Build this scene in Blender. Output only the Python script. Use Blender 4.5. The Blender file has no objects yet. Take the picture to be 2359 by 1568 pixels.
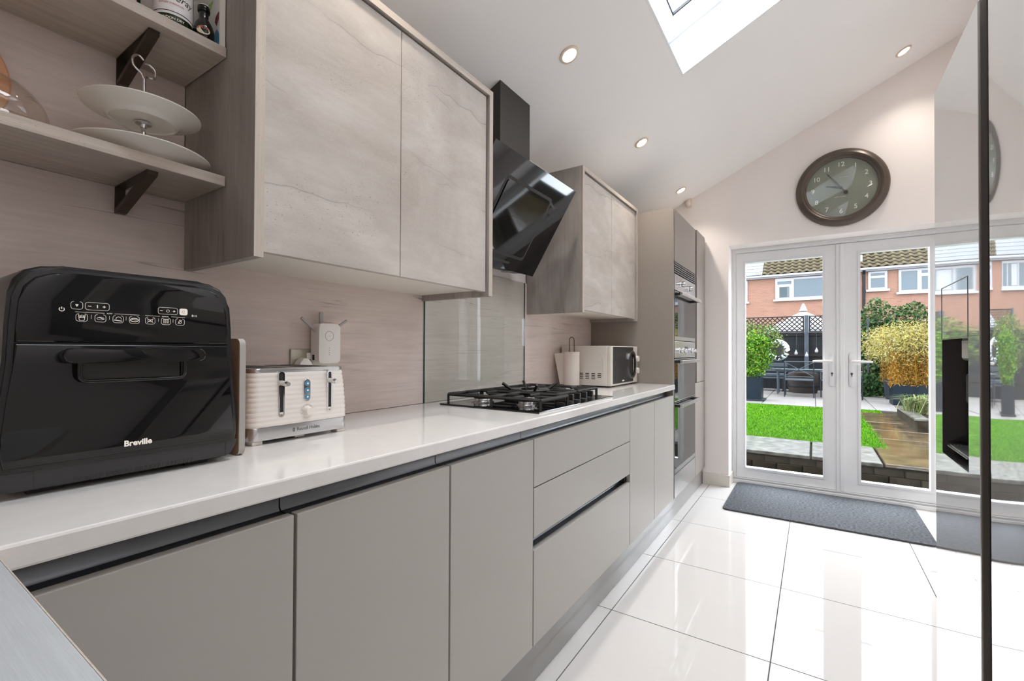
import bpy, bmesh, math, random
import numpy as np
from mathutils import Vector, Matrix
random.seed(7); rng = np.random.default_rng(7)
PI = math.pi
sc = bpy.context.scene
COL = sc.collection

# ------------------------------------------------------------------ camera
cam_d = bpy.data.cameras.new('camera'); cam = bpy.data.objects.new('camera', cam_d); COL.objects.link(cam)
cam_d.sensor_width = 36.0; cam_d.lens = 36.0 * 1055.446 / 2359.0; cam_d.shift_y = 11.3 / 2359.0
cam_d.clip_start = 0.02; cam_d.clip_end = 200
yaw, pitch, roll = 0.582414, 0.0101322, 0.0043573
F = Vector((-math.sin(yaw) * math.cos(pitch), math.cos(yaw) * math.cos(pitch), math.sin(pitch)))
r0 = Vector((math.cos(yaw), math.sin(yaw), 0)); u0 = r0.cross(F)
rr = math.cos(roll) * r0 + math.sin(roll) * u0; uu = -math.sin(roll) * r0 + math.cos(roll) * u0
cam.matrix_world = Matrix(((rr.x, uu.x, -F.x, 1.38), (rr.y, uu.y, -F.y, 0.0), (rr.z, uu.z, -F.z, 1.14), (0, 0, 0, 1)))
sc.camera = cam

# ------------------------------------------------------------------ world (overcast sky) and exposure
SKY = 9.5
w = bpy.data.worlds.new('overcast_sky'); sc.world = w; w.use_nodes = True
bg = w.node_tree.nodes['Background']; bg.inputs[0].default_value = (0.90, 0.96, 1.06, 1); bg.inputs[1].default_value = SKY
sc.view_settings.view_transform = 'Standard'; sc.view_settings.look = 'None'
sc.view_settings.exposure = 0.54; sc.view_settings.gamma = 1.0; sc.view_settings.use_curve_mapping = False
SPOT_W = 15.0
sc.cycles.max_bounces = 16; sc.cycles.diffuse_bounces = 9; sc.cycles.glossy_bounces = 6; sc.cycles.transparent_max_bounces = 16
LAMP_COL = (1.0, 0.90, 0.80)

CS, CZ = 0.467, 2.248           # ceiling slope and height at the left wall
CA = math.atan(CS)
def cz(x): return CZ + CS * x

def portal(name, loc, rot, sx, sy):
    l = bpy.data.lights.new(name, 'AREA'); l.shape = 'RECTANGLE'; l.size = sx; l.size_y = sy; l.cycles.is_portal = True
    o = bpy.data.objects.new(name, l); COL.objects.link(o); o.location = loc; o.rotation_euler = rot
portal('door_portal', (1.48, 4.62, 1.0), (-PI / 2, 0, 0), 1.5, 2.1)
SKYL = [(0.787, 1.77, 1.77, 2.55), (0.787, 1.77, 0.20, 1.14)]      # x0,x1,y0,y1 of the roof window and a second, unseen one added for light
for i, (x0, x1, y0, y1) in enumerate(SKYL):
    xm = (x0 + x1) / 2
    portal('roof_portal', (xm - 0.33 * math.sin(CA), (y0 + y1) / 2, cz(xm) + 0.33 * math.cos(CA)), (0, -CA, 0), (x1 - x0) / math.cos(CA), y1 - y0)

# ------------------------------------------------------------------ node helpers
def srgb(r, g, b):
    f = lambda c: (c / 255 / 12.92) if c / 255 <= 0.04045 else ((c / 255 + 0.055) / 1.055) ** 2.4
    return (f(r), f(g), f(b))
MATS = {}
def new_mat(name):
    m = bpy.data.materials.new(name); m.use_nodes = True; nt = m.node_tree
    return m, nt, nt.nodes['Principled BSDF']
def mat(name, col, rough=0.5, metal=0.0, spec=0.5, coat=0.0, emit=None, estr=0.0, bump=0.0, bscale=200.0, var=0.0, vscale=8.0, alpha=None):
    if name in MATS: return MATS[name]
    m, nt, b = new_mat(name)
    b.inputs['Base Color'].default_value = (*col, 1); b.inputs['Roughness'].default_value = rough
    b.inputs['Metallic'].default_value = metal; b.inputs['Specular IOR Level'].default_value = spec
    b.inputs['Coat Weight'].default_value = coat; b.inputs['Coat Roughness'].default_value = 0.03
    if emit: b.inputs['Emission Color'].default_value = (*emit, 1); b.inputs['Emission Strength'].default_value = estr
    if bump or var:
        tc = nt.nodes.new('ShaderNodeTexCoord')
    if var:
        n = nt.nodes.new('ShaderNodeTexNoise'); n.inputs['Scale'].default_value = vscale; n.inputs['Detail'].default_value = 5
        nt.links.new(tc.outputs['Object'], n.inputs['Vector'])
        mx = nt.nodes.new('ShaderNodeMix'); mx.data_type = 'RGBA'
        mx.inputs[6].default_value = (*[c * (1 - var) for c in col], 1); mx.inputs[7].default_value = (*[min(1, c * (1 + var)) for c in col], 1)
        mr = nt.nodes.new('ShaderNodeMapRange'); mr.inputs[1].default_value = 0.32; mr.inputs[2].default_value = 0.68
        nt.links.new(n.outputs[0], mr.inputs[0]); nt.links.new(mr.outputs[0], mx.inputs[0]); nt.links.new(mx.outputs[2], b.inputs['Base Color'])
    if bump:
        n = nt.nodes.new('ShaderNodeTexNoise'); n.inputs['Scale'].default_value = bscale; n.inputs['Detail'].default_value = 3
        nt.links.new(tc.outputs['Object'], n.inputs['Vector'])
        bp = nt.nodes.new('ShaderNodeBump'); bp.inputs['Strength'].default_value = bump; bp.inputs['Distance'].default_value = 0.002
        nt.links.new(n.outputs[0], bp.inputs['Height']); nt.links.new(bp.outputs[0], b.inputs['Normal'])
    MATS[name] = m; return m

def wood(name, light, dark, axis='Y', rough=0.5, crack=1.0, cloud=0.5, off=0.0, grain=1.0, pits=0.65):
    """board decor: cloudy tone, long grain along an axis, small pits and cracks"""
    m, nt, b = new_mat(name); N = nt.nodes; L = nt.links
    tc = N.new('ShaderNodeTexCoord')
    def noise(scale, sv, detail=4, rgh=0.55, dist=0.0, o=0.0):
        mp = N.new('ShaderNodeMapping'); mp.inputs['Scale'].default_value = sv; mp.inputs['Location'].default_value = (o + off, o * 1.7 + off, o * 0.6)
        L.new(tc.outputs['Object'], mp.inputs['Vector'])
        n = N.new('ShaderNodeTexNoise'); n.inputs['Scale'].default_value = scale; n.inputs['Detail'].default_value = detail
        n.inputs['Roughness'].default_value = rgh; n.inputs['Distortion'].default_value = dist
        L.new(mp.outputs[0], n.inputs['Vector']); return n.outputs[0]
    def sv(a, c): return {'X': (a, c, c), 'Y': (c, a, c), 'Z': (c, c, a)}[axis]
    def ramp(src, p0, p1, c0=(0, 0, 0), c1=(1, 1, 1)):
        r = N.new('ShaderNodeValToRGB'); r.color_ramp.elements[0].position = p0; r.color_ramp.elements[1].position = p1
        r.color_ramp.elements[0].color = (*c0, 1); r.color_ramp.elements[1].color = (*c1, 1); L.new(src, r.inputs[0]); return r.outputs[0]
    def mix(fac, a, c, mode='MIX'):
        x = N.new('ShaderNodeMix'); x.data_type = 'RGBA'; x.blend_type = mode
        for i, v in ((0, fac), (6, a), (7, c)):
            if hasattr(v, 'is_output'): L.new(v, x.inputs[i])
            else: x.inputs[i].default_value = v if i == 0 else (*v, 1)
        return x.outputs[2]
    def math_(op, a, c):
        x = N.new('ShaderNodeMath'); x.operation = op
        for i, v in ((0, a), (1, c)):
            if hasattr(v, 'is_output'): L.new(v, x.inputs[i])
            else: x.inputs[i].default_value = v
        return x.outputs[0]
    cl = ramp(noise(2.6, sv(0.55, 1.5), 5, 0.6, 0.6), 0.36, 0.68)
    col = mix(math_('MULTIPLY', cl, cloud), light, dark)
    g = ramp(noise(9, sv(0.35, 9), 6, 0.65, 0.25, 3.1), 0.40, 0.66)
    col = mix(math_('MULTIPLY', g, 0.42 * grain), col, tuple(c * 0.72 for c in dark))
    g2 = ramp(noise(30, sv(0.5, 12), 3, 0.6, 0, 5.2), 0.45, 0.7)
    col = mix(math_('MULTIPLY', g2, 0.22 * grain), col, tuple(min(1, c * 1.18) for c in light))
    pit = ramp(noise(340, sv(0.5, 1), 2, 0.5, 0, 9.0), 0.66, 0.70)
    pm = ramp(noise(3, (1, 1, 1), 3, 0.5, 0, 1.3), 0.42, 0.62)
    col = mix(math_('MULTIPLY', math_('MULTIPLY', pit, pm), pits), col, tuple(c * 0.35 for c in dark))
    if crack:
        vn = noise(2.2, sv(0.16, 2.6), 4, 0.55, 0.6, 31.0)
        vd = math_('ABSOLUTE', math_('SUBTRACT', vn, 0.5), 0)
        vr = ramp(vd, 0.0, 0.022, (1, 1, 1), (0, 0, 0)); vm = ramp(noise(1.7, (1, 1, 1), 2, 0.5, 0, 41.0), 0.45, 0.62)
        col = mix(math_('MULTIPLY', math_('MULTIPLY', vr, vm), 0.42), col, tuple(c * 0.62 for c in dark))
        cn = noise(5.0, sv(0.10, 3.2), 3, 0.5, 0.35, 12.0)
        d = math_('ABSOLUTE', math_('SUBTRACT', cn, 0.56), 0)
        cr = ramp(d, 0.0, 0.007, (1, 1, 1), (0, 0, 0))
        cm = ramp(noise(3.1, (1, 1.0, 1.6), 2, 0.5, 0, 21.0), 0.52, 0.60)
        col = mix(math_('MULTIPLY', math_('MULTIPLY', cr, cm), 0.75 * crack), col, tuple(c * 0.33 for c in dark))
    L.new(col, b.inputs['Base Color']); b.inputs['Roughness'].default_value = rough; b.inputs['Specular IOR Level'].default_value = 0.35
    bp = N.new('ShaderNodeBump'); bp.inputs['Strength'].default_value = 0.18; bp.inputs['Distance'].default_value = 0.001
    L.new(g2, bp.inputs['Height']); L.new(bp.outputs[0], b.inputs['Normal'])
    MATS[name] = m; return m

def stone_board(name, light, dark, off=0.0):
    """pale concrete-and-wood decor: cloudy patches, fine speckle, clustered pits, a few long thin veins"""
    m, nt, b = new_mat(name); N = nt.nodes; L = nt.links; tc = N.new('ShaderNodeTexCoord')
    def noise(scale, sv, detail=4, rgh=0.55, dist=0.0, o=0.0):
        mp = N.new('ShaderNodeMapping'); mp.inputs['Scale'].default_value = sv; mp.inputs['Location'].default_value = (o + off, o * 1.7 + off, o * 0.6)
        L.new(tc.outputs['Object'], mp.inputs['Vector']); n = N.new('ShaderNodeTexNoise'); n.inputs['Scale'].default_value = scale
        n.inputs['Detail'].default_value = detail; n.inputs['Roughness'].default_value = rgh; n.inputs['Distortion'].default_value = dist
        L.new(mp.outputs[0], n.inputs['Vector']); return n.outputs[0]
    def ramp(src, p0, p1, v0=0.0, v1=1.0):
        r = N.new('ShaderNodeMapRange'); r.inputs[1].default_value = p0; r.inputs[2].default_value = p1; r.inputs[3].default_value = v0; r.inputs[4].default_value = v1; L.new(src, r.inputs[0]); return r.outputs[0]
    def mul(a, c):
        x = N.new('ShaderNodeMath'); x.operation = 'MULTIPLY'
        for i, v in ((0, a), (1, c)):
            if hasattr(v, 'is_output'): L.new(v, x.inputs[i])
            else: x.inputs[i].default_value = v
        return x.outputs[0]
    def mix(fac, a, c):
        x = N.new('ShaderNodeMix'); x.data_type = 'RGBA'
        for i, v in ((0, fac), (6, a), (7, c)):
            if hasattr(v, 'is_output'): L.new(v, x.inputs[i])
            else: x.inputs[i].default_value = v if i == 0 else (*v, 1)
        return x.outputs[2]
    def band(n, c, wd):
        x = N.new('ShaderNodeMath'); x.operation = 'SUBTRACT'; L.new(n, x.inputs[0]); x.inputs[1].default_value = c
        y = N.new('ShaderNodeMath'); y.operation = 'ABSOLUTE'; L.new(x.outputs[0], y.inputs[0]); return ramp(y.outputs[0], 0.0, wd, 1.0, 0.0)
    col = mix(ramp(noise(3.2, (1, .7, 1.2), 6, .62, .8), .35, .68, 0, .85), light, dark)
    col = mix(ramp(noise(9, (1, .6, 1.5), 5, .6, .3, 2.0), .42, .7, 0, .35), col, tuple(c * .84 for c in dark))
    col = mix(ramp(noise(230, (1, .6, 1), 2, .6, 0, 4.0), .4, .7, 0, .16), col, tuple(min(1, c * 1.1) for c in light))
    col = mix(ramp(noise(70, (1, .12, 1.6), 3, .6, 0, 6.0), .45, .75, 0, .14), col, tuple(c * .8 for c in dark))
    sp = N.new('ShaderNodeSeparateXYZ'); L.new(tc.outputs['Object'], sp.inputs[0])
    def add(a, c):
        x = N.new('ShaderNodeMath'); x.operation = 'ADD'
        for i, v in ((0, a), (1, c)):
            if hasattr(v, 'is_output'): L.new(v, x.inputs[i])
            else: x.inputs[i].default_value = v
        return x.outputs[0]
    for per, amp, ph, sl, o in ((3.1, .11, .18, -.05, 31.0), (4.3, .08, .55, .04, 57.0)):
        # long thin veins running along the board, broken into lengths
        wv = add(add(mul(sp.outputs[2], per), mul(sp.outputs[1], per * sl)), add(mul(noise(2.4, (1, 1, .5), 4, .55, 0, o), per * amp * 2), ph))
        fr_ = N.new('ShaderNodeMath'); fr_.operation = 'FRACT'; L.new(wv, fr_.inputs[0]); q = fr_.outputs[0]
        k = ramp(noise(2.6, (1, .8, 2.6), 2, .5, 0, o + 9), .46, .56)
        col = mix(mul(mul(band(q, .53, .10), k), .16), col, tuple(c * .74 for c in dark))
        col = mix(mul(mul(band(q, .5, .013), k), .50), col, tuple(c * .55 for c in dark))
    pit = ramp(noise(260, (1, .55, 1), 2, .5, 0, 9.0), .655, .69); pm = ramp(noise(5, (1, 1, 1), 3, .6, 0, 1.3), .46, .66)
    pf = mul(pit, pm); col = mix(mul(pf, .85), col, tuple(c * .42 for c in dark))
    L.new(col, b.inputs['Base Color']); b.inputs['Roughness'].default_value = .55; b.inputs['Specular IOR Level'].default_value = .35
    bp = N.new('ShaderNodeBump'); bp.inputs['Strength'].default_value = .25; bp.inputs['Distance'].default_value = .0008; bp.invert = True
    L.new(pf, bp.inputs['Height']); L.new(bp.outputs[0], b.inputs['Normal']); MATS[name] = m; return m

def thin_glass(name, tint=(1, 1, 1), ior=1.45, boost=1.0, rough=0.0):
    m = bpy.data.materials.new(name); m.use_nodes = True; nt = m.node_tree; nt.nodes.clear()
    o = nt.nodes.new('ShaderNodeOutputMaterial'); mx = nt.nodes.new('ShaderNodeMixShader'); t = nt.nodes.new('ShaderNodeBsdfTransparent')
    g = nt.nodes.new('ShaderNodeBsdfGlossy'); fr = nt.nodes.new('ShaderNodeFresnel'); ml = nt.nodes.new('ShaderNodeMath'); ml.operation = 'MULTIPLY'; ml.use_clamp = True
    fr.inputs[0].default_value = ior; ml.inputs[1].default_value = boost; t.inputs[0].default_value = (*tint, 1); g.inputs['Roughness'].default_value = rough
    ge = nt.nodes.new('ShaderNodeNewGeometry'); sb = nt.nodes.new('ShaderNodeMath'); sb.operation = 'SUBTRACT'; sb.inputs[0].default_value = 1.0; m2 = nt.nodes.new('ShaderNodeMath'); m2.operation = 'MULTIPLY'
    nt.links.new(ge.outputs['Backfacing'], sb.inputs[1]); nt.links.new(fr.outputs[0], ml.inputs[0]); nt.links.new(ml.outputs[0], m2.inputs[0]); nt.links.new(sb.outputs[0], m2.inputs[1]); nt.links.new(m2.outputs[0], mx.inputs[0]); nt.links.new(t.outputs[0], mx.inputs[1]); nt.links.new(g.outputs[0], mx.inputs[2])
    nt.links.new(mx.outputs[0], o.inputs[0]); MATS[name] = m; return m

def island_mat(name, cols, rough=0.6, spec=0.3, trans=0.0):
    """colour picked per leaf / blade"""
    m, nt, b = new_mat(name); g = nt.nodes.new('ShaderNodeNewGeometry'); r = nt.nodes.new('ShaderNodeValToRGB')
    cr = r.color_ramp
    while len(cr.elements) < len(cols): cr.elements.new(0.5)
    for i, c in enumerate(cols): cr.elements[i].position = i / (len(cols) - 1); cr.elements[i].color = (*c, 1)
    nt.links.new(g.outputs['Random Per Island'], r.inputs[0]); nt.links.new(r.outputs[0], b.inputs['Base Color'])
    b.inputs['Roughness'].default_value = rough; b.inputs['Specular IOR Level'].default_value = spec
    MATS[name] = m; return m

# ------------------------------------------------------------------ geometry helpers
WM = {}
def tag(o, label=None, cat=None, group=None, kind=None):
    if label: o['label'] = label
    if cat: o['category'] = cat
    if group: o['group'] = group
    if kind: o['kind'] = kind
    return o
def thing(name, label, cat, loc=(0, 0, 0), rz=0.0, group=None, kind=None):
    o = bpy.data.objects.new(name, None); o.empty_display_size = 0.05; COL.objects.link(o)
    o.location = loc; o.rotation_euler = (0, 0, rz)
    WM[o] = Matrix.Translation(loc) @ Matrix.Rotation(rz, 4, 'Z')
    return tag(o, label, cat, group, kind)
def attach(o, parent, local=False):
    if parent is not None:
        o.parent = parent
        if not local: o.matrix_parent_inverse = WM.get(parent, Matrix.Identity(4)).inverted()
        WM[o] = WM.get(parent, Matrix.Identity(4)) if local else Matrix.Identity(4)
def obj(name, bm, material, parent=None, smooth=False, local=False, label=None):
    me = bpy.data.meshes.new(name)
    if isinstance(bm, bmesh.types.BMesh):
        bmesh.ops.recalc_face_normals(bm, faces=bm.faces); bm.to_mesh(me); bm.free()
    else: me.from_pydata(*bm)
    me.materials.append(MATS[material] if isinstance(material, str) else material)
    if smooth:
        me.shade_smooth()
        try: me.set_sharp_from_angle(angle=math.radians(38))
        except Exception: pass
    o = bpy.data.objects.new(name, me); COL.objects.link(o); attach(o, parent, local)
    if label: o['label'] = label
    return o
def inst(src, name, parent=None, mw=None, local=False):
    """another object sharing mesh data"""
    o = bpy.data.objects.new(name, src.data); COL.objects.link(o); attach(o, parent, local)
    if mw is not None: o.matrix_basis = mw
    return o
def copy_tree(o, parent=None):
    c = o.copy(); COL.objects.link(c)
    if parent is not None: c.parent = parent
    for ch in list(o.children): copy_tree(ch, c)
    return c
def B(): return bmesh.new()
def box(bm, x0, x1, y0, y1, z0, z1, bev=0.0, seg=2):
    vs = [bm.verts.new(p) for p in ((x0, y0, z0), (x1, y0, z0), (x1, y1, z0), (x0, y1, z0), (x0, y0, z1), (x1, y0, z1), (x1, y1, z1), (x0, y1, z1))]
    fs = [bm.faces.new([vs[i] for i in f]) for f in ((0, 3, 2, 1), (4, 5, 6, 7), (0, 1, 5, 4), (1, 2, 6, 5), (2, 3, 7, 6), (3, 0, 4, 7))]
    if bev:
        es = list({e for f in fs for e in f.edges})
        bmesh.ops.bevel(bm, geom=es, offset=bev, segments=seg, affect='EDGES', profile=0.5)
    return bm
def prism(bm, poly, plane, a0, a1, bev=0.0, seg=2):
    """polygon in a plane ('yz','xz','xy') extruded along the third axis from a0 to a1"""
    def P(p, a): return {'yz': (a, p[0], p[1]), 'xz': (p[0], a, p[1]), 'xy': (p[0], p[1], a)}[plane]
    A = [bm.verts.new(P(p, a0)) for p in poly]; C = [bm.verts.new(P(p, a1)) for p in poly]; n = len(poly)
    fa = bm.faces.new(A); fc = bm.faces.new(C[::-1]); side = []
    for i in range(n): side.append(bm.faces.new((A[i], C[i], C[(i + 1) % n], A[(i + 1) % n])))
    if bev:
        es = list(set(fc.edges) | set(fa.edges))
        bmesh.ops.bevel(bm, geom=es, offset=bev, segments=seg, affect='EDGES', profile=0.5)
    return bm
def rrect(cx, cy, w_, h_, r, n=6):
    out = []
    for sx, sy, a0 in ((1, 1, 0), (-1, 1, 90), (-1, -1, 180), (1, -1, 270)):
        for k in range(n + 1):
            a = math.radians(a0 + 90 * k / n); out.append((cx + sx * (w_ / 2 - r) + r * math.cos(a), cy + sy * (h_ / 2 - r) + r * math.sin(a)))
    return out
def ring(bm, outer, inner, plane, a0, a1):
    """frame between two outlines with the same number of points, extruded"""
    def P(p, a): return {'yz': (a, p[0], p[1]), 'xz': (p[0], a, p[1]), 'xy': (p[0], p[1], a)}[plane]
    n = len(outer)
    O0 = [bm.verts.new(P(p, a0)) for p in outer]; I0 = [bm.verts.new(P(p, a0)) for p in inner]
    O1 = [bm.verts.new(P(p, a1)) for p in outer]; I1 = [bm.verts.new(P(p, a1)) for p in inner]
    for i in range(n):
        j = (i + 1) % n
        bm.faces.new((O0[i], O0[j], I0[j], I0[i])); bm.faces.new((O1[i], I1[i], I1[j], O1[j]))
        bm.faces.new((O0[i], O1[i], O1[j], O0[j])); bm.faces.new((I0[i], I0[j], I1[j], I1[i]))
    return bm
def rect(x0, x1, y0, y1): return [(x0, y0), (x1, y0), (x1, y1), (x0, y1)]
def frameb(bm, x0, x1, y0, y1, wd, plane, a0, a1, bot=None):
    b_ = wd if bot is None else bot
    return ring(bm, rect(x0, x1, y0, y1), rect(x0 + wd, x1 - wd, y0 + b_, y1 - wd), plane, a0, a1)
def basis(d):
    d = Vector(d).normalized(); a = Vector((0, 0, 1)) if abs(d.z) < 0.9 else Vector((1, 0, 0))
    e = d.cross(a).normalized(); return d, e, d.cross(e)
def cyl(bm, p0, p1, r, r2=None, seg=20, cap=True):
    p0, p1 = Vector(p0), Vector(p1); d, e, f = basis(p1 - p0); r2 = r if r2 is None else r2
    A = [bm.verts.new(p0 + r * (math.cos(2 * PI * k / seg) * e + math.sin(2 * PI * k / seg) * f)) for k in range(seg)]
    C = [bm.verts.new(p1 + r2 * (math.cos(2 * PI * k / seg) * e + math.sin(2 * PI * k / seg) * f)) for k in range(seg)]
    for k in range(seg): bm.faces.new((A[k], A[(k + 1) % seg], C[(k + 1) % seg], C[k]))
    if cap: bm.faces.new(A[::-1]); bm.faces.new(C)
    return bm
def lathe(bm, prof, c, axis=(0, 0, 1), seg=40, closed=False):
    """profile of (radius, height) turned about an axis through c"""
    c = Vector(c); d, e, f = basis(axis); rows = []
    for r, h in prof:
        if r < 1e-6: rows.append([bm.verts.new(c + h * d)])
        else: rows.append([bm.verts.new(c + h * d + r * (math.cos(2 * PI * k / seg) * e + math.sin(2 * PI * k / seg) * f)) for k in range(seg)])
    pairs = list(zip(rows[:-1], rows[1:])) + ([(rows[-1], rows[0])] if closed else [])
    for a, b_ in pairs:
        for k in range(seg):
            j = (k + 1) % seg
            if len(a) == 1 and len(b_) == 1: continue
            if len(a) == 1: bm.faces.new((a[0], b_[k], b_[j]))
            elif len(b_) == 1: bm.faces.new((a[k], b_[0], a[j]))
            else: bm.faces.new((a[k], b_[k], b_[j], a[j]))
    return bm
def tube(bm, pts, r, seg=8, closed=False):
    pts = [Vector(p) for p in pts]; n = len(pts); rows = []; prev = None
    for i, p in enumerate(pts):
        t = (pts[(i + 1) % n] - pts[i - 1]) if closed else (pts[min(i + 1, n - 1)] - pts[max(i - 1, 0)])
        t.normalize()
        if prev is None: _, e, f = basis(t)
        else:
            e = prev - prev.dot(t) * t; e.normalize(); f = t.cross(e)
        prev = e; rad = r[i] if isinstance(r, (list, tuple)) else r
        rows.append([bm.verts.new(p + rad * (math.cos(2 * PI * k / seg) * e + math.sin(2 * PI * k / seg) * f)) for k in range(seg)])
    for i in range(n if closed else n - 1):
        a, b_ = rows[i], rows[(i + 1) % n]
        for k in range(seg): bm.faces.new((a[k], a[(k + 1) % seg], b_[(k + 1) % seg], b_[k]))
    if not closed: bm.faces.new(rows[0][::-1]); bm.faces.new(rows[-1])
    return bm
def ball(bm, c, r, sx=1, sy=1, sz=1, u=12, v=8):
    bmesh.ops.create_uvsphere(bm, u_segments=u, v_segments=v, radius=1, matrix=Matrix.Translation(c) @ Matrix.Diagonal((r * sx, r * sy, r * sz, 1)))
    return bm
MX = Matrix(((0, 0, 1, 0), (1, 0, 0, 0), (0, 1, 0, 0), (0, 0, 0, 1)))       # lettering on faces looking towards +X
MY = Matrix(((1, 0, 0, 0), (0, 0, -1, 0), (0, 1, 0, 0), (0, 0, 0, 1)))      # lettering on faces looking towards -Y
def text(s, size, loc, material, parent, rot=MX, name='lettering', align='CENTER', bold=0.0, width=None, shear=0.0):
    cu = bpy.data.curves.new('t', 'FONT'); cu.body = s; cu.size = size; cu.align_x = align; cu.align_y = 'CENTER'; cu.extrude = 0.0002; cu.offset = bold; cu.shear = shear
    cu.resolution_u = 4
    t = bpy.data.objects.new('t', cu); COL.objects.link(t)
    dg = bpy.context.evaluated_depsgraph_get(); me = bpy.data.meshes.new_from_object(t.evaluated_get(dg)); bpy.data.objects.remove(t)
    me.materials.clear(); me.materials.append(MATS[material])
    s_ = 1.0
    if width:
        xs = [v.co.x for v in me.vertices]; s_ = width / (max(xs) - min(xs))
    me.transform(Matrix.Translation(loc) @ rot @ Matrix.Diagonal((s_, 1, 1, 1)))
    o = bpy.data.objects.new(name, me); COL.objects.link(o); attach(o, parent); return o

# ------------------------------------------------------------------ materials
mat('wall_paint', srgb(243, 236, 232), 0.75, spec=0.25, bump=0.05, bscale=300)
mat('ceiling_paint', srgb(243, 241, 239), 0.8, spec=0.2)
mat('reveal_white', (0.82, 0.83, 0.84), 0.5, spec=0.3)
mat('upvc', (0.80, 0.80, 0.80), 0.28, spec=0.5)
mat('upvc_trim', (0.74, 0.74, 0.75), 0.35)
mat('gasket', (0.02, 0.02, 0.022), 0.5)
stone_board('board_light', srgb(204, 197, 190), srgb(172, 162, 152))
wood('board_vertical', srgb(180, 172, 166), srgb(132, 124, 118), 'Z', 0.55, crack=0.4, cloud=0.75, off=4.0, grain=0.6)
wood('board_edge', srgb(203, 192, 180), srgb(178, 165, 152), 'Y', 0.5, crack=0, cloud=0.3, off=2.0)
wood('board_edge_v', srgb(203, 192, 180), srgb(178, 165, 152), 'Z', 0.5, crack=0, cloud=0.3, off=2.0)
wood('shelf_wood', srgb(202, 190, 178), srgb(172, 158, 146), 'Y', 0.5, crack=0, cloud=0.4, off=7.0, pits=0.35)
wood('splash_wood', srgb(226, 212, 205), srgb(198, 182, 175), 'Y', 0.5, crack=1.0, cloud=0.6, off=1.0, grain=0.5, pits=0.12)
wood('bar_wood', srgb(188, 192, 195), srgb(156, 160, 164), 'X', 0.5, crack=0, cloud=0.5, off=5.0, grain=0.5, pits=0.0)
mat('door_grey', srgb(177, 173, 167), 0.42, spec=0.4, bump=0.03, bscale=900)
mat('carcass_grey', srgb(118, 112, 106), 0.5)
mat('tall_grey', srgb(150, 141, 133), 0.42, spec=0.4, bump=0.03, bscale=900)
mat('gap_dark', (0.03, 0.028, 0.026), 0.6)
mat('plinth_grey', srgb(150, 148, 146), 0.12, spec=0.6)
mat('aluminium', (0.22, 0.23, 0.25), 0.28, metal=0.9)
mat('aluminium_dark', (0.16, 0.155, 0.15), 0.3, metal=0.8)
mat('underside_white', srgb(232, 226, 216), 0.5)
mat('quartz', srgb(230, 227, 224), 0.09, spec=0.55, var=0.02, vscale=40)
mat('steel', (0.60, 0.60, 0.61), 0.25, metal=1.0)
mat('chrome', (0.75, 0.75, 0.76), 0.08, metal=1.0)
mat('black_gloss', (0.006, 0.006, 0.0065), 0.04, spec=0.55)
mat('black_satin', (0.02, 0.019, 0.019), 0.35)
mat('black_steel', (0.045, 0.04, 0.038), 0.45, metal=0.3, bump=0.03, bscale=700)
mat('cast_iron', (0.022, 0.02, 0.019), 0.55, bump=0.1, bscale=400)
mat('fryer_grey', (0.035, 0.034, 0.035), 0.42, bump=0.05, bscale=900)
mat('fryer_bezel', (0.011, 0.0105, 0.0105), 0.3)
mat('print_pale_glow', srgb(222, 214, 204), 0.5, emit=srgb(222, 214, 204), estr=0.25)  # pale print with a faint glow added, on plain lettering too
mat('print_dark', (0.05, 0.05, 0.05), 0.5)
mat('appliance_white', srgb(236, 229, 222), 0.3)
mat('appliance_pale', srgb(220, 213, 204), 0.35)
mat('plastic_white', srgb(236, 232, 228), 0.35)
mat('plastic_grey', srgb(170, 166, 162), 0.4)
mat('button_blue', (0.02, 0.07, 0.12), 0.2, emit=(0.10, 0.28, 0.42), estr=0.35)
mat('brushed_gold', srgb(186, 182, 168), 0.35, metal=0.7)
mat('lamp_ring', srgb(224, 206, 186), 0.3, metal=0.35)
mat('lamp_lens', (1, 1, 1), 0.5, emit=(1.0, 0.93, 0.84), estr=14.0)
mat('china', srgb(238, 234, 226), 0.15)
mat('paper', srgb(236, 226, 216), 0.9)
mat('bracket_bronze', srgb(74, 62, 50), 0.35, metal=0.6)
mat('board_brown', srgb(152, 120, 94), 0.5, var=0.15, vscale=20)
mat('board_rim', srgb(176, 171, 166), 0.4)
mat('orange_wood', srgb(222, 166, 122), 0.5, var=0.1, vscale=12)
mat('bottle_green', (0.012, 0.03, 0.008), 0.06)
mat('bottle_black', (0.008, 0.006, 0.006), 0.06)
mat('label_white', srgb(235, 230, 228), 0.6)
mat('label_red', srgb(196, 74, 60), 0.6)
mat('label_cream', srgb(226, 214, 180), 0.6)
mat('box_pale', srgb(226, 230, 226), 0.5)
mat('box_maroon', srgb(120, 14, 40), 0.5)
mat('box_blue', srgb(70, 150, 190), 0.5)
mat('box_green', srgb(150, 190, 90), 0.5)
mat('clock_rim', srgb(92, 82, 74), 0.32, metal=0.35, spec=0.4)
mat('clock_dial', srgb(138, 140, 128), 0.7)
mat('clock_print', srgb(246, 243, 236), 0.6)
mat('clock_hand', srgb(52, 46, 42), 0.45)
mat('sensor_cream', srgb(226, 212, 190), 0.45)
mat('grout', srgb(104, 100, 96), 0.8, spec=0.05)
mat('oven_glass', (0.012, 0.012, 0.013), 0.02, spec=0.9)
mat('handle_dark', (0.02, 0.019, 0.019), 0.3)
mat('skirting_tile', srgb(224, 216, 206), 0.2)
mat('recess_black', (0.012, 0.011, 0.011), 0.12)
thin_glass('pane_glass', (0.97, 0.985, 0.98), 1.45, 1.0)
thin_glass('splash_glass', (0.94, 0.96, 0.95), 1.5, 1.05)
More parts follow.
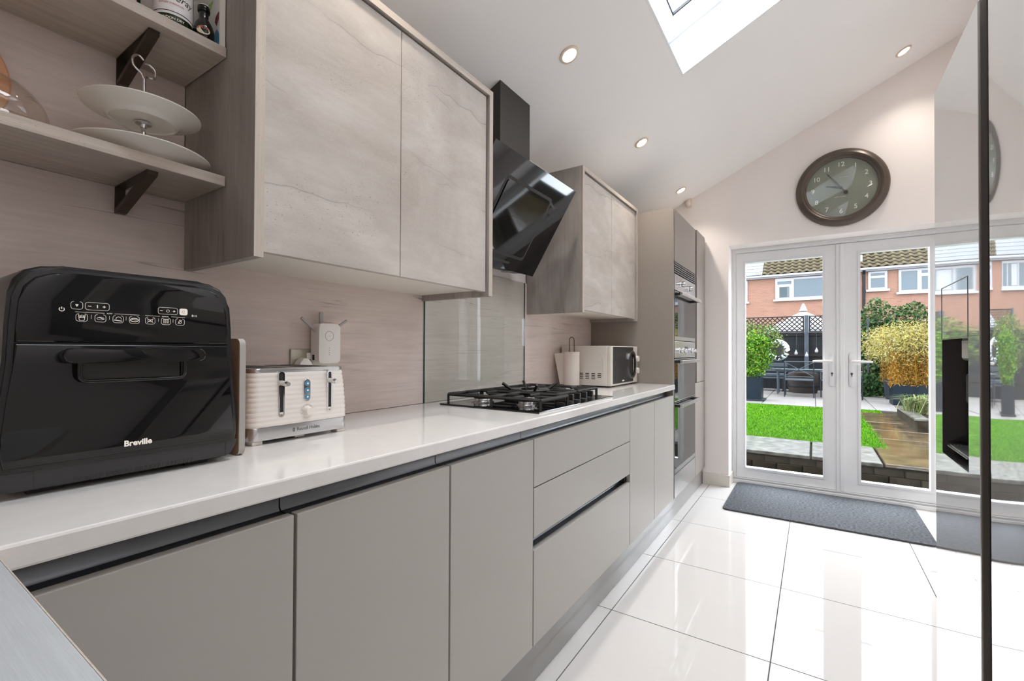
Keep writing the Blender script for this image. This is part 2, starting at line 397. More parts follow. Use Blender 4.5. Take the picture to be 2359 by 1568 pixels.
thin_glass('clock_glass', (0.96, 0.97, 0.96), 1.5, 1.2)
thin_glass('bowl_glass', (0.93, 0.90, 0.86), 1.5, 1.6)
mat('glass_edge', (0.01, 0.10, 0.085), 0.1)

def floor_mat():
    m, nt, b = new_mat('tile_gloss'); N = nt.nodes; L = nt.links
    tc = N.new('ShaderNodeTexCoord'); n = N.new('ShaderNodeTexNoise'); n.inputs['Scale'].default_value = 1.6; n.inputs['Detail'].default_value = 6
    L.new(tc.outputs['Object'], n.inputs['Vector']); r = N.new('ShaderNodeValToRGB')
    r.color_ramp.elements[0].color = (*srgb(206, 201, 197), 1); r.color_ramp.elements[1].color = (*srgb(216, 212, 208), 1)
    L.new(n.outputs[0], r.inputs[0]); L.new(r.outputs[0], b.inputs['Base Color'])
    b.inputs['Roughness'].default_value = 0.035; b.inputs['Specular IOR Level'].default_value = 0.11; b.inputs['IOR'].default_value = 1.5
    MATS['tile_gloss'] = m
floor_mat()
def fridge_mat():
    m, nt, b = new_mat('fridge_gloss'); N = nt.nodes; L = nt.links
    b.inputs['Base Color'].default_value = (0.78, 0.77, 0.755, 1); b.inputs['Roughness'].default_value = 0.03; b.inputs['Metallic'].default_value = 0.72
    b.inputs['Specular IOR Level'].default_value = 0.6
    tc = N.new('ShaderNodeTexCoord'); n = N.new('ShaderNodeTexNoise'); n.inputs['Scale'].default_value = 4.0; n.inputs['Detail'].default_value = 1.5
    L.new(tc.outputs['Object'], n.inputs['Vector']); bp = N.new('ShaderNodeBump'); bp.inputs['Strength'].default_value = 0.07; bp.inputs['Distance'].default_value = 0.003
    L.new(n.outputs[0], bp.inputs['Height']); L.new(bp.outputs[0], b.inputs['Normal']); MATS['fridge_gloss'] = m
fridge_mat()
def mat_carpet():
    m, nt, b = new_mat('mat_carpet'); N = nt.nodes; L = nt.links
    tc = N.new('ShaderNodeTexCoord'); n = N.new('ShaderNodeTexNoise'); n.inputs['Scale'].default_value = 90; n.inputs['Detail'].default_value = 4
    mp = N.new('ShaderNodeMapping'); mp.inputs['Scale'].default_value = (0.7, 1.6, 1); L.new(tc.outputs['Object'], mp.inputs[0]); L.new(mp.outputs[0], n.inputs['Vector'])
    r = N.new('ShaderNodeValToRGB'); r.color_ramp.elements[0].position = 0.35; r.color_ramp.elements[1].position = 0.65
    r.color_ramp.elements[0].color = (*srgb(66, 67, 70), 1); r.color_ramp.elements[1].color = (*srgb(112, 114, 118), 1)
    L.new(n.outputs[0], r.inputs[0]); L.new(r.outputs[0], b.inputs['Base Color']); b.inputs['Roughness'].default_value = 0.95; b.inputs['Specular IOR Level'].default_value = 0.1
    bp = N.new('ShaderNodeBump'); bp.inputs['Strength'].default_value = 0.6; bp.inputs['Distance'].default_value = 0.006
    L.new(n.outputs[0], bp.inputs['Height']); L.new(bp.outputs[0], b.inputs['Normal']); MATS['mat_carpet'] = m
mat_carpet()

# ================================================================== THE ROOM
YB, YF, XR = -2.6, 4.22, 2.45            # rear wall, far wall face, right wall
fl = obj('floor', box(B(), -0.15, XR + 0.15, YB - 0.15, 4.44, -0.12, -0.002), 'grout'); tag(fl, kind='structure')
gx = [-0.0, 0.635, 1.245, 1.855, XR]
gy = [YB + 0.001] + [1.937 + 0.632 * k for k in range(-7, 4)] + [4.43]
tiles = {}
for i in range(len(gx) - 1):
    for j in range(len(gy) - 1):
        x0, x1, y0, y1 = gx[i] + 0.002, gx[i + 1] - 0.002, gy[j] + 0.002, gy[j + 1] - 0.002
        t = obj('floor_tile', box(B(), x0, x1, y0, y1, -0.0021, 0.0, 0.0006, 1), 'tile_gloss', fl)

tag(obj('wall_left', box(B(), -0.15, 0, YB - 0.15, YF, 0, CZ), 'wall_paint'), kind='structure')
bm = B()
DX0, DX1, DZ = 0.782, 2.20, 2.026        # door opening
prism(bm, [(-0.15, 0), (DX0, 0), (DX0, cz(DX0)), (0, CZ), (-0.15, CZ)], 'xz', YF, 4.52)
prism(bm, [(DX1, 0), (XR + 0.15, 0), (XR + 0.15, cz(XR + .15)), (DX1, cz(DX1))], 'xz', YF, 4.52)
prism(bm, [(DX0, DZ), (DX1, DZ), (DX1, cz(DX1)), (DX0, cz(DX0))], 'xz', YF, 4.52)
tag(obj('wall_far', bm, 'wall_paint'), kind='structure')
tag(obj('wall_right', box(B(), XR, XR + 0.15, YB - 0.15, YF, 0, cz(XR)), 'wall_paint'), kind='structure')
tag(obj('wall_back', prism(B(), [(0, 0), (XR, 0), (XR, cz(XR)), (0, CZ)], 'xz', YB - 0.15, YB), 'wall_paint'), kind='structure')

# sloping ceiling with shafts for the roof window and an unseen one added for light
NC = Vector((-math.sin(CA), 0, math.cos(CA)))
def cp(x, y, d=0.0): return Vector((x, y, cz(x))) + d * NC
bm = B(); xs = [-0.15, 0.787, 1.77, XR + 0.15]; ys = [YB - 0.15, 0.20, 1.14, 1.77, 2.55, 4.52]; HOLES = {(1, 1), (1, 3)}; TH = 0.30
g = {(i, j, k): bm.verts.new(cp(x, y, k * TH)) for i, x in enumerate(xs) for j, y in enumerate(ys) for k in (0, 1)}
for i in range(3):
    for j in range(5):
        if (i, j) in HOLES:
            ring4 = [(i, j), (i + 1, j), (i + 1, j + 1), (i, j + 1)]
            for a in range(4):
                p, q = ring4[a], ring4[(a + 1) % 4]; bm.faces.new((g[(*p, 0)], g[(*q, 0)], g[(*q, 1)], g[(*p, 1)]))
        else:
            bm.faces.new([g[(i, j, 0)], g[(i, j + 1, 0)], g[(i + 1, j + 1, 0)], g[(i + 1, j, 0)]])
            bm.faces.new([g[(i, j, 1)], g[(i + 1, j, 1)], g[(i + 1, j + 1, 1)], g[(i, j + 1, 1)]])
tag(obj('ceiling', bm, 'ceiling_paint'), kind='structure')
def cbox(bm, x0, x1, y0, y1, d0, d1):
    vs = [bm.verts.new(cp(x, y, d)) for d in (d0, d1) for (x, y) in ((x0, y0), (x1, y0), (x1, y1), (x0, y1))]
    for f in ((0, 3, 2, 1), (4, 5, 6, 7), (0, 1, 5, 4), (1, 2, 6, 5), (2, 3, 7, 6), (3, 0, 4, 7)): bm.faces.new([vs[i] for i in f])
def cframe(bm, x0, x1, y0, y1, wd, d0, d1):
    cbox(bm, x0, x1, y0, y0 + wd, d0, d1); cbox(bm, x0, x1, y1 - wd, y1, d0, d1)
    cbox(bm, x0, x0 + wd, y0 + wd, y1 - wd, d0, d1); cbox(bm, x1 - wd, x1, y0 + wd, y1 - wd, d0, d1)
for n, (x0, x1, y0, y1) in enumerate(SKYL):
    W1 = thing('window_%d' % (n + 1), None, None, (x0, y0, cz(x0)), kind='structure')  # second one is out of view, added to brighten the near worktop
    bm = B(); cframe(bm, x0, x1, y0, y1, 0.012, 0.001, 0.205); obj('shaft_lining', bm, 'reveal_white', W1)
    bm = B(); cframe(bm, x0 + .001, x1 - .001, y0 + .001, y1 - .001, 0.05, 0.205, 0.255); f1 = obj('window_frame', bm, 'upvc', W1)
    bm = B(); ball(bm, cp(x0 + 0.06, y1 - 0.03, 0.203), 0.008); obj('cover_cap', bm, 'upvc_trim', f1)
    bm = B(); cframe(bm, x0 + .035, x1 - .035, y0 + .035, y1 - .035, 0.055, 0.262, 0.30); sash = obj('sash', bm, 'upvc', W1)
    bm = B(); cframe(bm, x0 + .085, x1 - .085, y0 + .085, y1 - .085, 0.012, 0.268, 0.282); obj('gasket', bm, 'gasket', sash)
    bm = B(); cbox(bm, x0 + .08, x1 - .08, y0 + .08, y1 - .08, 0.284, 0.290); obj('pane', bm, 'pane_glass', sash)

# skirting on the pier beside the doors
bm = B(); box(bm, 0.578, 0.792, 4.207, YF, 0, 0.098, 0.002, 1); bs = obj('baseboard_far', bm, 'skirting_tile'); tag(bs, kind='structure')
bm = B(); box(bm, DX0, 0.792, YF + .001, 4.415, 0, 0.098, 0.002, 1); obj('return_piece', bm, 'skirting_tile', bs)
tag(obj('baseboard_right', box(B(), XR - 0.013, XR, 1.8, YF - .001, 0, 0.098, 0.002, 1), 'skirting_tile'), kind='structure')

# french doors
D1 = thing('door_1', None, None, (DX0, 4.42, 0), kind='structure')
bm = B(); ring(bm, rect(DX0 + .001, DX1 - .001, 0.001, DZ - .001), rect(0.812, 2.166, 0.045, 1.992), 'xz', 4.42, 4.50)
obj('door_frame', bm, 'upvc', D1)
bm = B(); ring(bm, rect(DX0 + .001, DX1 - .001, 0.045, DZ - .002), rect(DX0 + .014, DX1 - .014, 0.046, DZ - .016), 'xz', 4.405, 4.42); obj('frame_bead', bm, 'upvc_trim', D1)
obj('threshold', box(B(), DX0 + .002, DX1 - .002, 4.40, 4.42, 0.0, 0.030, 0.004), 'upvc', D1)
def leaf(x0, x1, px0, px1, hs, hx):
    bm = B(); ring(bm, rect(x0, x1, 0.048, 1.989), rect(px0, px1, 0.137, 1.905), 'xz', 4.436, 4.494)
    L1 = obj('door_leaf', bm, 'upvc', D1)
    bm = B(); ring(bm, rect(px0 - .016, px1 + .016, 0.121, 1.921), rect(px0 + .001, px1 - .001, 0.138, 1.904), 'xz', 4.428, 4.436); obj('glazing_bead', bm, 'upvc_trim', L1)
    obj('pane', box(B(), px0 - .002, px1 + .002, 4.462, 4.466, 0.135, 1.907), 'pane_glass', L1)
    obj('handle_plate', prism(B(), rrect(hx, 0.995, 0.032, 0.26, 0.012), 'xz', 4.424, 4.4357, 0.002), 'upvc_trim', L1, True)
    bm = B(); cyl(bm, (hx, 4.424, 1.063), (hx, 4.385, 1.063), 0.011); tube(bm, [(hx, 4.385, 1.063), (hx + hs * .03, 4.380, 1.063), (hx + hs * .11, 4.380, 1.062), (hx + hs * .125, 4.386, 1.06)], [.011, .011, .009, .008], 10)
    obj('handle_lever', bm, 'plastic_white', L1, True)
    bm = B(); cyl(bm, (hx, 4.4245, 0.968), (hx, 4.419, 0.968), 0.009); box(bm, hx - .004, hx + .004, 4.419, 4.4245, 0.945, 0.968); obj('keyhole', bm, 'steel', L1)
    # rain on the glass
    me_v, me_f = [], []
    for k in range(150):
        x = rng.uniform(px0 + .01, px1 - .01); z = 0.15 + 1.72 * rng.random() ** (2.2 if k % 3 else 1); r = rng.uniform(.0012, .003)
        b0 = len(me_v)
        for a in range(6): me_v.append((x + r * math.cos(a * PI / 3), 4.4662, z + r * math.sin(a * PI / 3)))
        me_v.append((x, 4.4662 + r * .5, z))
        for a in range(6): me_f.append((b0 + a, b0 + (a + 1) % 6, b0 + 6))
    o = obj('raindrops', (me_v, [], me_f), 'pane_glass', L1, True); tag(o, kind='stuff')
    return L1
leaf(0.813, 1.528, 0.884, 1.440, -1, 1.500)
leaf(1.604, 2.165, 1.682, 2.084, 1, 1.626)
bm = B(); box(bm, 1.5285, 1.6035, 4.424, 4.494, 0.046, 1.988); box(bm, 1.553, 1.580, 4.414, 4.424, 0.05, 1.985, .003); obj('meeting_stile', bm, 'upvc', D1)

# ================================================================== BASE RUN
WT = 0.915
wt = obj('worktop', box(B(), 0.0135, 0.612, -0.6, 3.134, 0.883, WT, 0.004, 2), 'quartz')
tag(wt, 'long white quartz worktop running under the wall cabinets', 'worktop')
pl = obj('plinth', box(B(), 0.555, 0.575, 0.14, 4.205, 0.0005, 0.150, 0.001, 1), 'plinth_grey')
tag(pl, 'glossy grey plinth board under the base cabinets', 'plinth')
DZ0, DZ1, DXF = 0.157, 0.843, 0.602
def gola(y0, y1, zt=0.882, zb=0.838):
    prof = [(0.578, zt), (0.560, zt - .001), (0.552, zt - .006), (0.549, zt - .016), (0.549, zb + .008), (0.553, zb + .002), (0.560, zb), (0.5805, zb)]
    out = prof + [(0.5805, zb - .002), (0.558, zb - .002), (0.546, zb + .006), (0.546, zt - .017), (0.5495, zt - .004), (0.558, zt)]
    return prism(B(), out, 'xz', y0, y1)
def base_unit(y0, y1, label, doors, inner=None):
    t = thing('base_cabinet', label, 'cabinet', (0.3, (y0 + y1) / 2, 0.15), group=None)
    obj('body', box(B(), 0.03, 0.545, y0 + .001, y1 - .001, 0.151, 0.882), 'carcass_grey', t)
    obj('body_front', frameb(B(), y0 + .001, y1 - .001, DZ0, 0.836, 0.016, 'yz', 0.545, 0.578), 'gap_dark', t)
    obj('handle_rail', gola(y0 + .0015, y1 - .0015), 'aluminium', t, True)
    for (z0, z1, nm) in doors:
        obj(nm, box(B(), 0.5815, DXF, y0 + .003, y1 - .003, z0, z1, 0.0015, 2), 'door_grey', t)
    return t
S = [0.03, 0.477, 0.897, 1.316, 2.272, 2.695, 3.133]
base_unit(S[0], S[1], 'grey handleless base cabinet beside the wooden breakfast bar', [(DZ0, DZ1, 'door')])
base_unit(S[1], S[2], 'grey handleless base cabinet below the white toaster', [(DZ0, DZ1, 'door')])
base_unit(S[2], S[3], 'grey handleless single-door cabinet next to the drawer unit, farther from the doors', [(DZ0, DZ1, 'door')])
du = base_unit(S[3], S[4], 'wide grey drawer unit with three fronts under the gas hob', [(0.683, DZ1, 'drawer_front'), (0.516, 0.679, 'drawer_front'), (DZ0, 0.474, 'drawer_front')])
du.name = 'drawer_unit'
for (y0, y1) in ((S[3], S[4]),):
    o = obj('handle_rail', gola(y0 + .0015, y1 - .0015, 0.512, 0.468), 'aluminium', du, True)
base_unit(S[4], S[5], 'grey handleless base cabinet between drawer unit and last cabinet of the run', [(DZ0, DZ1, 'door')])
base_unit(S[5], S[6], 'grey handleless base cabinet against the tall oven housing', [(DZ0, DZ1, 'door')])

# breakfast bar at the near end
bb = thing('breakfast_bar', 'pale grey wood breakfast bar joining the end of the white worktop', 'worktop', (0.83, -0.2, 0))
obj('top', box(B(), 0.6125, 1.08, -0.55, 0.110, 0.877, WT, 0.0015, 2), 'bar_wood', bb)
obj('edge_strip', box(B(), 0.6125, 1.08, 0.1101, 0.1112, 0.8775, WT - .0008), 'board_edge', bb)
obj('support_panel', box(B(), 1.02, 1.042, -0.5, 0.06, 0.0005, 0.877, 0.001, 1), 'board_vertical', bb)

# ================================================================== WALL: boards, glass
tag(obj('backsplash_board', box(B(), 0.0005, 0.013, -0.6, 3.134, WT + .0005, 1.519, 0.0008, 1), 'splash_wood'), 'pinkish wood-effect board lining the wall above the worktop', 'wall panel')
tag(obj('backsplash_board', box(B(), 0.0005, 0.013, -0.6, 0.5215, 1.5195, 2.24, 0.0008, 1), 'splash_wood'), 'wood-effect board lining the wall behind the open shelves', 'wall panel')
gs = thing('glass_splashback', 'clear glass splashback with green edge behind the gas hob', 'splashback', (0.016, 1.8, WT))
obj('glass_sheet', box(B(), 0.0135, 0.0195, 1.403, 2.196, WT + .0006, 1.518), 'splash_glass', gs)
for y0, y1 in ((1.4005, 1.403), (2.196, 2.1975)): obj('green_edge', box(B(), 0.0135, 0.0195, y0, y1, WT + .0006, 1.518), 'glass_edge', gs)

# ================================================================== WALL CABINETS
def wall_cab(y0, y1, ysplit, label, ctr):
    t = thing('wall_cabinet', label, 'cabinet', (0.18, (y0 + y1) / 2, 1.342))
    z0, z1, xf = 1.343, 2.123, 0.360
    for a, b_ in ((y0, y0 + .021), (y1 - .021, y1)):
        e = obj('end_panel', box(B(), 0.0135, xf - .002, a, b_, z0, z1, 0.0008, 1), 'board_vertical', t)
        obj('edge_strip', box(B(), xf - .002, xf, a, b_, z0, z1), 'board_edge_v', e)
    tp = obj('top_panel', box(B(), 0.0135, xf - .002, y0 + .0215, y1 - .0215, 2.101, z1 - .0005), 'board_vertical', t)
    obj('edge_strip', box(B(), xf - .002, xf, y0 + .0215, y1 - .0215, 2.101, z1 - .0005), 'board_edge', tp)
    obj('body', box(B(), 0.0135, 0.329, y0 + .022, y1 - .022, 1.366, 2.1005), 'underside_white', t)
    for a, b_ in ((y0 + .0235, ysplit - .0015), (ysplit + .0015, y1 - .031)):
        obj('door', box(B(), 0.331, 0.350, a, b_, 1.358, 2.095, 0.001, 1), 'board_light', t)
    return t
wall_cab(0.523, 1.411, 0.956, 'large pale wood-effect double wall cabinet between open shelves and cooker hood', 0)
wall_cab(2.226, 3.1335, 2.665, 'pale wood-effect wall cabinet between cooker hood and tall oven housing', 1)

# open shelves
for z0, lab in ((1.519, 'lower open wood shelf on triangular bracket holding the cake stand'), (1.821, 'upper open wood shelf on triangular bracket holding the bottles')):
    t = thing('wall_shelf', lab, 'shelf', (0.12, 0, z0))
    obj('shelf_board', box(B(), 0.0135, 0.233, -0.6, 0.5205, z0, z0 + .023, 0.0006, 1), 'shelf_wood', t)
    bm = B()
    box(bm, 0.0135, 0.016, 0.380, 0.400, z0 - .063, z0 - .0005); box(bm, 0.016, 0.205, 0.380, 0.400, z0 - .003, z0 - .0005)
    prism(bm, [(0.016, z0 - .063), (0.026, z0 - .063), (0.205, z0 - .009), (0.205, z0 - .003), (0.19, z0 - .003), (0.022, z0 - .052), (0.016, z0 - .052)], 'xz', 0.3805, 0.3995)
    obj('bracket', bm, 'bracket_bronze', t)

# ================================================================== TALL UNITS
oh = thing('oven_housing', 'tall grey cabinet housing the stacked built-in ovens', 'cabinet', (0.3, 3.47, 0.15))
obj('side_panel', box(B(), 0.0135, 0.599, 3.1355, 3.155, 0.151, 2.094, 0.001, 1), 'tall_grey', oh)
obj('body', box(B(), 0.02, 0.575, 3.1555, 3.80, 1.742, 2.0945), 'carcass_grey', oh)
obj('base_box', box(B(), 0.02, 0.575, 3.1555, 3.80, 0.151, 0.312), 'carcass_grey', oh)
obj('back_panel', box(B(), 0.0005, 0.019, 3.1555, 3.80, 0.151, 2.0945), 'carcass_grey', oh)
obj('top_door', box(B(), 0.581, 0.602, 3.163, 3.797, 1.742, 2.0945, 0.0015), 'tall_grey', oh)
obj('bottom_panel', box(B(), 0.581, 0.602, 3.163, 3.797, 0.152, 0.306, 0.0015), 'plinth_grey', oh)
obj('handle_channel', box(B(), 0.558, 0.570, 3.8005, 3.858, 0.888, 2.094), 'aluminium_dark', oh)
tc_ = thing('tall_cabinet', 'narrow tall grey cabinet between oven housing and far wall', 'cabinet', (0.3, 4.02, 0.15))
obj('body', box(B(), 0.0005, 0.556, 3.801, 4.2195, 0.151, 2.105), 'carcass_grey', tc_)
obj('upper_door', box(B(), 0.581, 0.602, 3.860, 4.172, 0.889, 2.107, 0.0015), 'tall_grey', tc_)
obj('lower_door', box(B(), 0.581, 0.602, 3.803, 4.172, 0.152, 0.885, 0.0015), 'tall_grey', tc_)
obj('filler_panel', box(B(), 0.5565, 0.598, 4.178, 4.206, 0.151, 2.098, 0.0015), 'tall_grey', tc_)

def knob(parent, x, y, z, r=0.019, l=0.034):
    bm = B(); lathe(bm, [(0, l), (r * .86, l), (r * .92, l - .002), (r, .012), (r, .006), (r * 1.2, .003), (r * 1.2, 0)], (x, y, z), (1, 0, 0), 24); k = obj('knob', bm, 'chrome', parent, True)
    return k
def bar_handle(parent, y0, y1, z, x=0.602):
    bm = B(); box(bm, x + .032, x + .050, y0, y1, z - .011, z + .011, 0.0025); h = obj('handle', bm, 'steel', parent)
    for a, b_ in ((y0 + .005, y0 + .035), (y1 - .035, y1 - .005)): obj('handle_post', box(B(), x + .0006, x + .0318, a, b_, z - .009, z + .009), 'handle_dark', h)
oy0, oy1 = 3.163, 3.797
ov = thing('oven', 'stainless steel single oven with two knobs, upper of the built-in ovens', 'oven', (0.3, 3.48, 1.208))
obj('casing', box(B(), 0.03, 0.575, oy0 + .004, oy1 - .004, 1.212, 1.738), 'black_satin', ov)
vg = obj('vent_grille', box(B(), 0.576, 0.582, oy0, oy1, 1.664, 1.740), 'gap_dark', ov)
for k in range(5): obj('slat', box(B(), 0.5825, 0.602, oy0, oy1, 1.667 + k * .0150, 1.6765 + k * .0150, .0012), 'aluminium', vg)
cp_ = obj('control_panel', box(B(), 0.576, 0.602, oy0, oy1, 1.551, 1.660, 0.0015), 'steel', ov)
knob(cp_, 0.602, 3.33, 1.605); knob(cp_, 0.602, 3.56, 1.600)
dr = obj('door', frameb(B(), oy0, oy1, 1.211, 1.545, 0.004, 'yz', 0.578, 0.602), 'steel', ov)
obj('door_glass', box(B(), 0.578, 0.6025, oy0 + .0045, oy1 - .0045, 1.238, 1.540), 'oven_glass', dr)
obj('door_trim', box(B(), 0.578, 0.6025, oy0 + .0045, oy1 - .0045, 1.2155, 1.2375), 'steel', dr)
bar_handle(dr, oy0 + .01, oy1 - .01, 1.522)
do = thing('double_oven', 'stainless steel double oven with digital clock, below the single oven', 'oven', (0.3, 3.48, 0.312))
obj('casing', box(B(), 0.03, 0.575, oy0 + .004, oy1 - .004, 0.314, 1.206), 'black_satin', do)
cp2 = obj('control_panel', box(B(), 0.576, 0.602, oy0, oy1, 1.092, 1.206, 0.0015), 'steel', do)
knob(cp2, 0.602, 3.29, 1.140, .016, .03); knob(cp2, 0.602, 3.40, 1.140, .016, .03)
obj('display', box(B(), 0.602, 0.6035, 3.46, 3.55, 1.130, 1.170), 'black_gloss', cp2)
for y in (3.49, 3.52): obj('button', box(B(), 0.602, 0.606, y, y + .012, 1.112, 1.122, .001), 'chrome', cp2)
knob(cp2, 0.602, 3.61, 1.140, .016, .03); knob(cp2, 0.602, 3.70, 1.140, .016, .03)
for z0, z1, hz in ((0.795, 1.085, 1.066), (0.314, 0.789, 0.770)):
    d_ = obj('door', frameb(B(), oy0, oy1, z0, z1, 0.004, 'yz', 0.578, 0.602), 'steel', do)
    obj('door_glass', box(B(), 0.578, 0.6025, oy0 + .0045, oy1 - .0045, z0 + (.0045 if z0 > .5 else .032), z1 - .0045), 'oven_glass', d_)
    if z0 < .5: obj('door_trim', box(B(), 0.578, 0.6025, oy0 + .0045, oy1 - .0045, z0 + .0045, z0 + .0315), 'steel', d_)
    bar_handle(d_, oy0 + .01, oy1 - .01, hz)

# ================================================================== COOKER HOOD
hd = thing('cooker_hood', 'black angled glass cooker hood with square chimney', 'cooker hood', (0.014, 1.76, 1.53))
bm = B(); y0, y1 = 1.668, 1.922
vs = {}
for xi, x in ((0, 0.014), (1, 0.213)):
    for yi, y in ((0, y0), (1, y1)):
        vs[(xi, yi, 0)] = bm.verts.new((x, y, 1.80)); vs[(xi, yi, 1)] = bm.verts.new((x, y, cz(x) - .001))
for f in (((0,0,0),(0,1,0),(1,1,0),(1,0,0)), ((0,0,1),(1,0,1),(1,1,1),(0,1,1)), ((0,0,0),(1,0,0),(1,0,1),(0,0,1)), ((1,0,0),(1,1,0),(1,1,1),(1,0,1)), ((1,1,0),(0,1,0),(0,1,1),(1,1,1)), ((0,1,0),(0,0,0),(0,0,1),(0,1,1))):
    bm.faces.new([vs[i] for i in f])
obj('chimney', bm, 'black_steel', hd)
hb0, ht = Vector((0.120, 0, 1.534)), Vector((0.374, 0, 1.944)); U = (ht - hb0).normalized(); NH = Vector((U.z, 0, -U.x)); HL = (ht - hb0).length
HY0, HY1 = 1.4135, 2.113
def hp(s, y, d): return hb0 + s * U + d * NH + Vector((0, y, 0))
def hprism(bm, poly, d0, d1):
    A = [bm.verts.new(hp(s, y, d0)) for y, s in poly]; C = [bm.verts.new(hp(s, y, d1)) for y, s in poly]; n = len(poly)
    bm.faces.new(A); bm.faces.new(C[::-1])
    for i in range(n): bm.faces.new((A[i], C[i], C[(i + 1) % n], A[(i + 1) % n]))
    return bm
obj('glass_panel', hprism(B(), rect(HY0, HY1, 0, HL), -0.008, -0.002), 'black_gloss', hd)
ym, sm = 1.7595, 0.2285
bm = B()
ro = rrect(ym, sm, 0.392, 0.330, 0.02); ri = rrect(ym, sm, 0.364, 0.302, 0.014)
n = len(ro); A = [bm.verts.new(hp(s, y, -0.0015)) for y, s in ro]; C = [bm.verts.new(hp(s, y, -0.0015)) for y, s in ri]
for i in range(n): bm.faces.new((A[i], A[(i + 1) % n], C[(i + 1) % n], C[i]))
obj('suction_gap', bm, 'gap_dark', hd)
obj('inner_panel', hprism(B(), rrect(ym, sm, 0.358, 0.296, 0.013), -0.002, 0.003), 'black_gloss', hd)
prof = [(0.014, 1.556), (0.112, 1.548), (0.360, 1.940), (0.30, 1.944), (0.22, 1.88), (0.014, 1.88)]
obj('body', prism(B(), prof, 'xz', HY0 + .03, HY1 - .03), 'black_satin', hd)
for y in (1.58, 1.94):
    bm = B(); cyl(bm, (0.065, y, 1.552), (0.065, y, 1.541), 0.028); obj('hood_lamp', bm, 'steel', hd, True)
obj('touch_controls', hprism(B(), rect(1.66, 1.86, .03, .042), -0.002, -0.0016), 'black_satin', hd)

# ================================================================== HOB
hob = thing('gas_hob', 'black glass five-burner gas hob with cast iron grates', 'hob', (0.335, 1.757, WT))
obj('glass_plate', box(B(), 0.103, 0.572, 1.402, 2.113, WT + .0003, WT + .007, 0.003), 'black_gloss', hob)
obj('front_trim', box(B(), 0.572, 0.5735, 1.402, 2.113, WT + .0003, WT + .0045), 'steel', hob)
hz = WT + .007
def burner(x, y, r):
    bm = B(); lathe(bm, [(0, 0), (r * 1.35, 0), (r * 1.35, .004), (r * 1.05, .006), (r * 1.0, .016), (r * .95, .018), (0, .018)], (x, y, hz), seg=28); b_ = obj('burner', bm, 'steel', hob, True)
    bm = B(); lathe(bm, [(0, .0185), (r * 1.08, .0185), (r * 1.08, .024), (r * .98, .027), (0, .027)], (x, y, hz), seg=28); obj('burner_cap', bm, 'cast_iron', b_, True)
for x, y, r in ((0.215, 1.545, .036), (0.432, 1.545, .030), (0.32, 1.757, .052), (0.215, 1.968, .030), (0.395, 1.985, .036)): burner(x, y, r)
def grate(y0, y1, x0, x1, spokes):
    bm = B(); zt = hz + .036; s = .0066
    def bar(a, b_): 
        d = Vector(b_) - Vector(a); tube(bm, [a, b_], s, 4)
    for y in (y0, y1): bar((x0, y, zt), (x1, y, zt))
    for x in (x0, x1): bar((x, y0, zt), (x, y1, zt))
    for x in (x0, x1):
        for y in (y0, y1): bar((x, y, hz), (x, y, zt))
    if x1 - x0 > .3:
        for y in (y0, y1): bar(((x0 + x1) / 2, y, hz), ((x0 + x1) / 2, y, zt))
    for a, b_ in spokes: bar((*a, zt), (*b_, zt))
    return obj('grate', bm, 'cast_iron', hob)
grate(1.432, 1.650, 0.125, 0.560, [((.125, 1.545), (.185, 1.545)), ((.245, 1.545), (.40, 1.545)), ((.47, 1.545), (.56, 1.545)), ((.215, 1.432), (.215, 1.515)), ((.215, 1.575), (.215, 1.65)), ((.432, 1.432), (.432, 1.52)), ((.432, 1.57), (.432, 1.65)), ((.335, 1.432), (.335, 1.65))])
grate(1.664, 1.850, 0.125, 0.500, [((.125, 1.757), (.28, 1.757)), ((.36, 1.757), (.50, 1.757)), ((.32, 1.664), (.32, 1.72)), ((.32, 1.795), (.32, 1.85))])
grate(1.864, 2.080, 0.125, 0.500, [((.125, 1.968), (.19, 1.968)), ((.24, 1.968), (.36, 1.975)), ((.43, 1.985), (.50, 1.985)), ((.215, 1.864), (.215, 1.94)), ((.215, 1.995), (.215, 2.08)), ((.395, 1.864), (.395, 1.955)), ((.395, 2.015), (.395, 2.08))])
# wok support: four slanting fingers over the middle burner
bm = B(); zt = hz + .042
for a in range(4):
    an = PI / 4 + a * PI / 2; c, s_ = math.cos(an), math.sin(an)
    tube(bm, [(0.32 + .040 * c, 1.757 + .040 * s_, zt), (0.32 + .085 * c, 1.757 + .085 * s_, zt + .002), (0.32 + .125 * c, 1.757 + .125 * s_, zt + .030)], .0068, 4)
tube(bm, [(0.32 + .085 * math.cos(k * PI / 8), 1.757 + .085 * math.sin(k * PI / 8), zt) for k in range(16)], .006, 4, True)
obj('wok_support', bm, 'cast_iron', hob)
for k in range(5):
    y = 1.645 + k * .066; bm = B()
    lathe(bm, [(0, .012), (.018, .012), (.020, .010), (.021, 0)], (0.536, y, hz), seg=20); kb = obj('knob', bm, 'black_satin', hob, True)
    obj('knob_grip', box(B(), 0.515, 0.557, y - .007, y + .007, hz + .0122, hz + .038, .003), 'black_satin', kb)

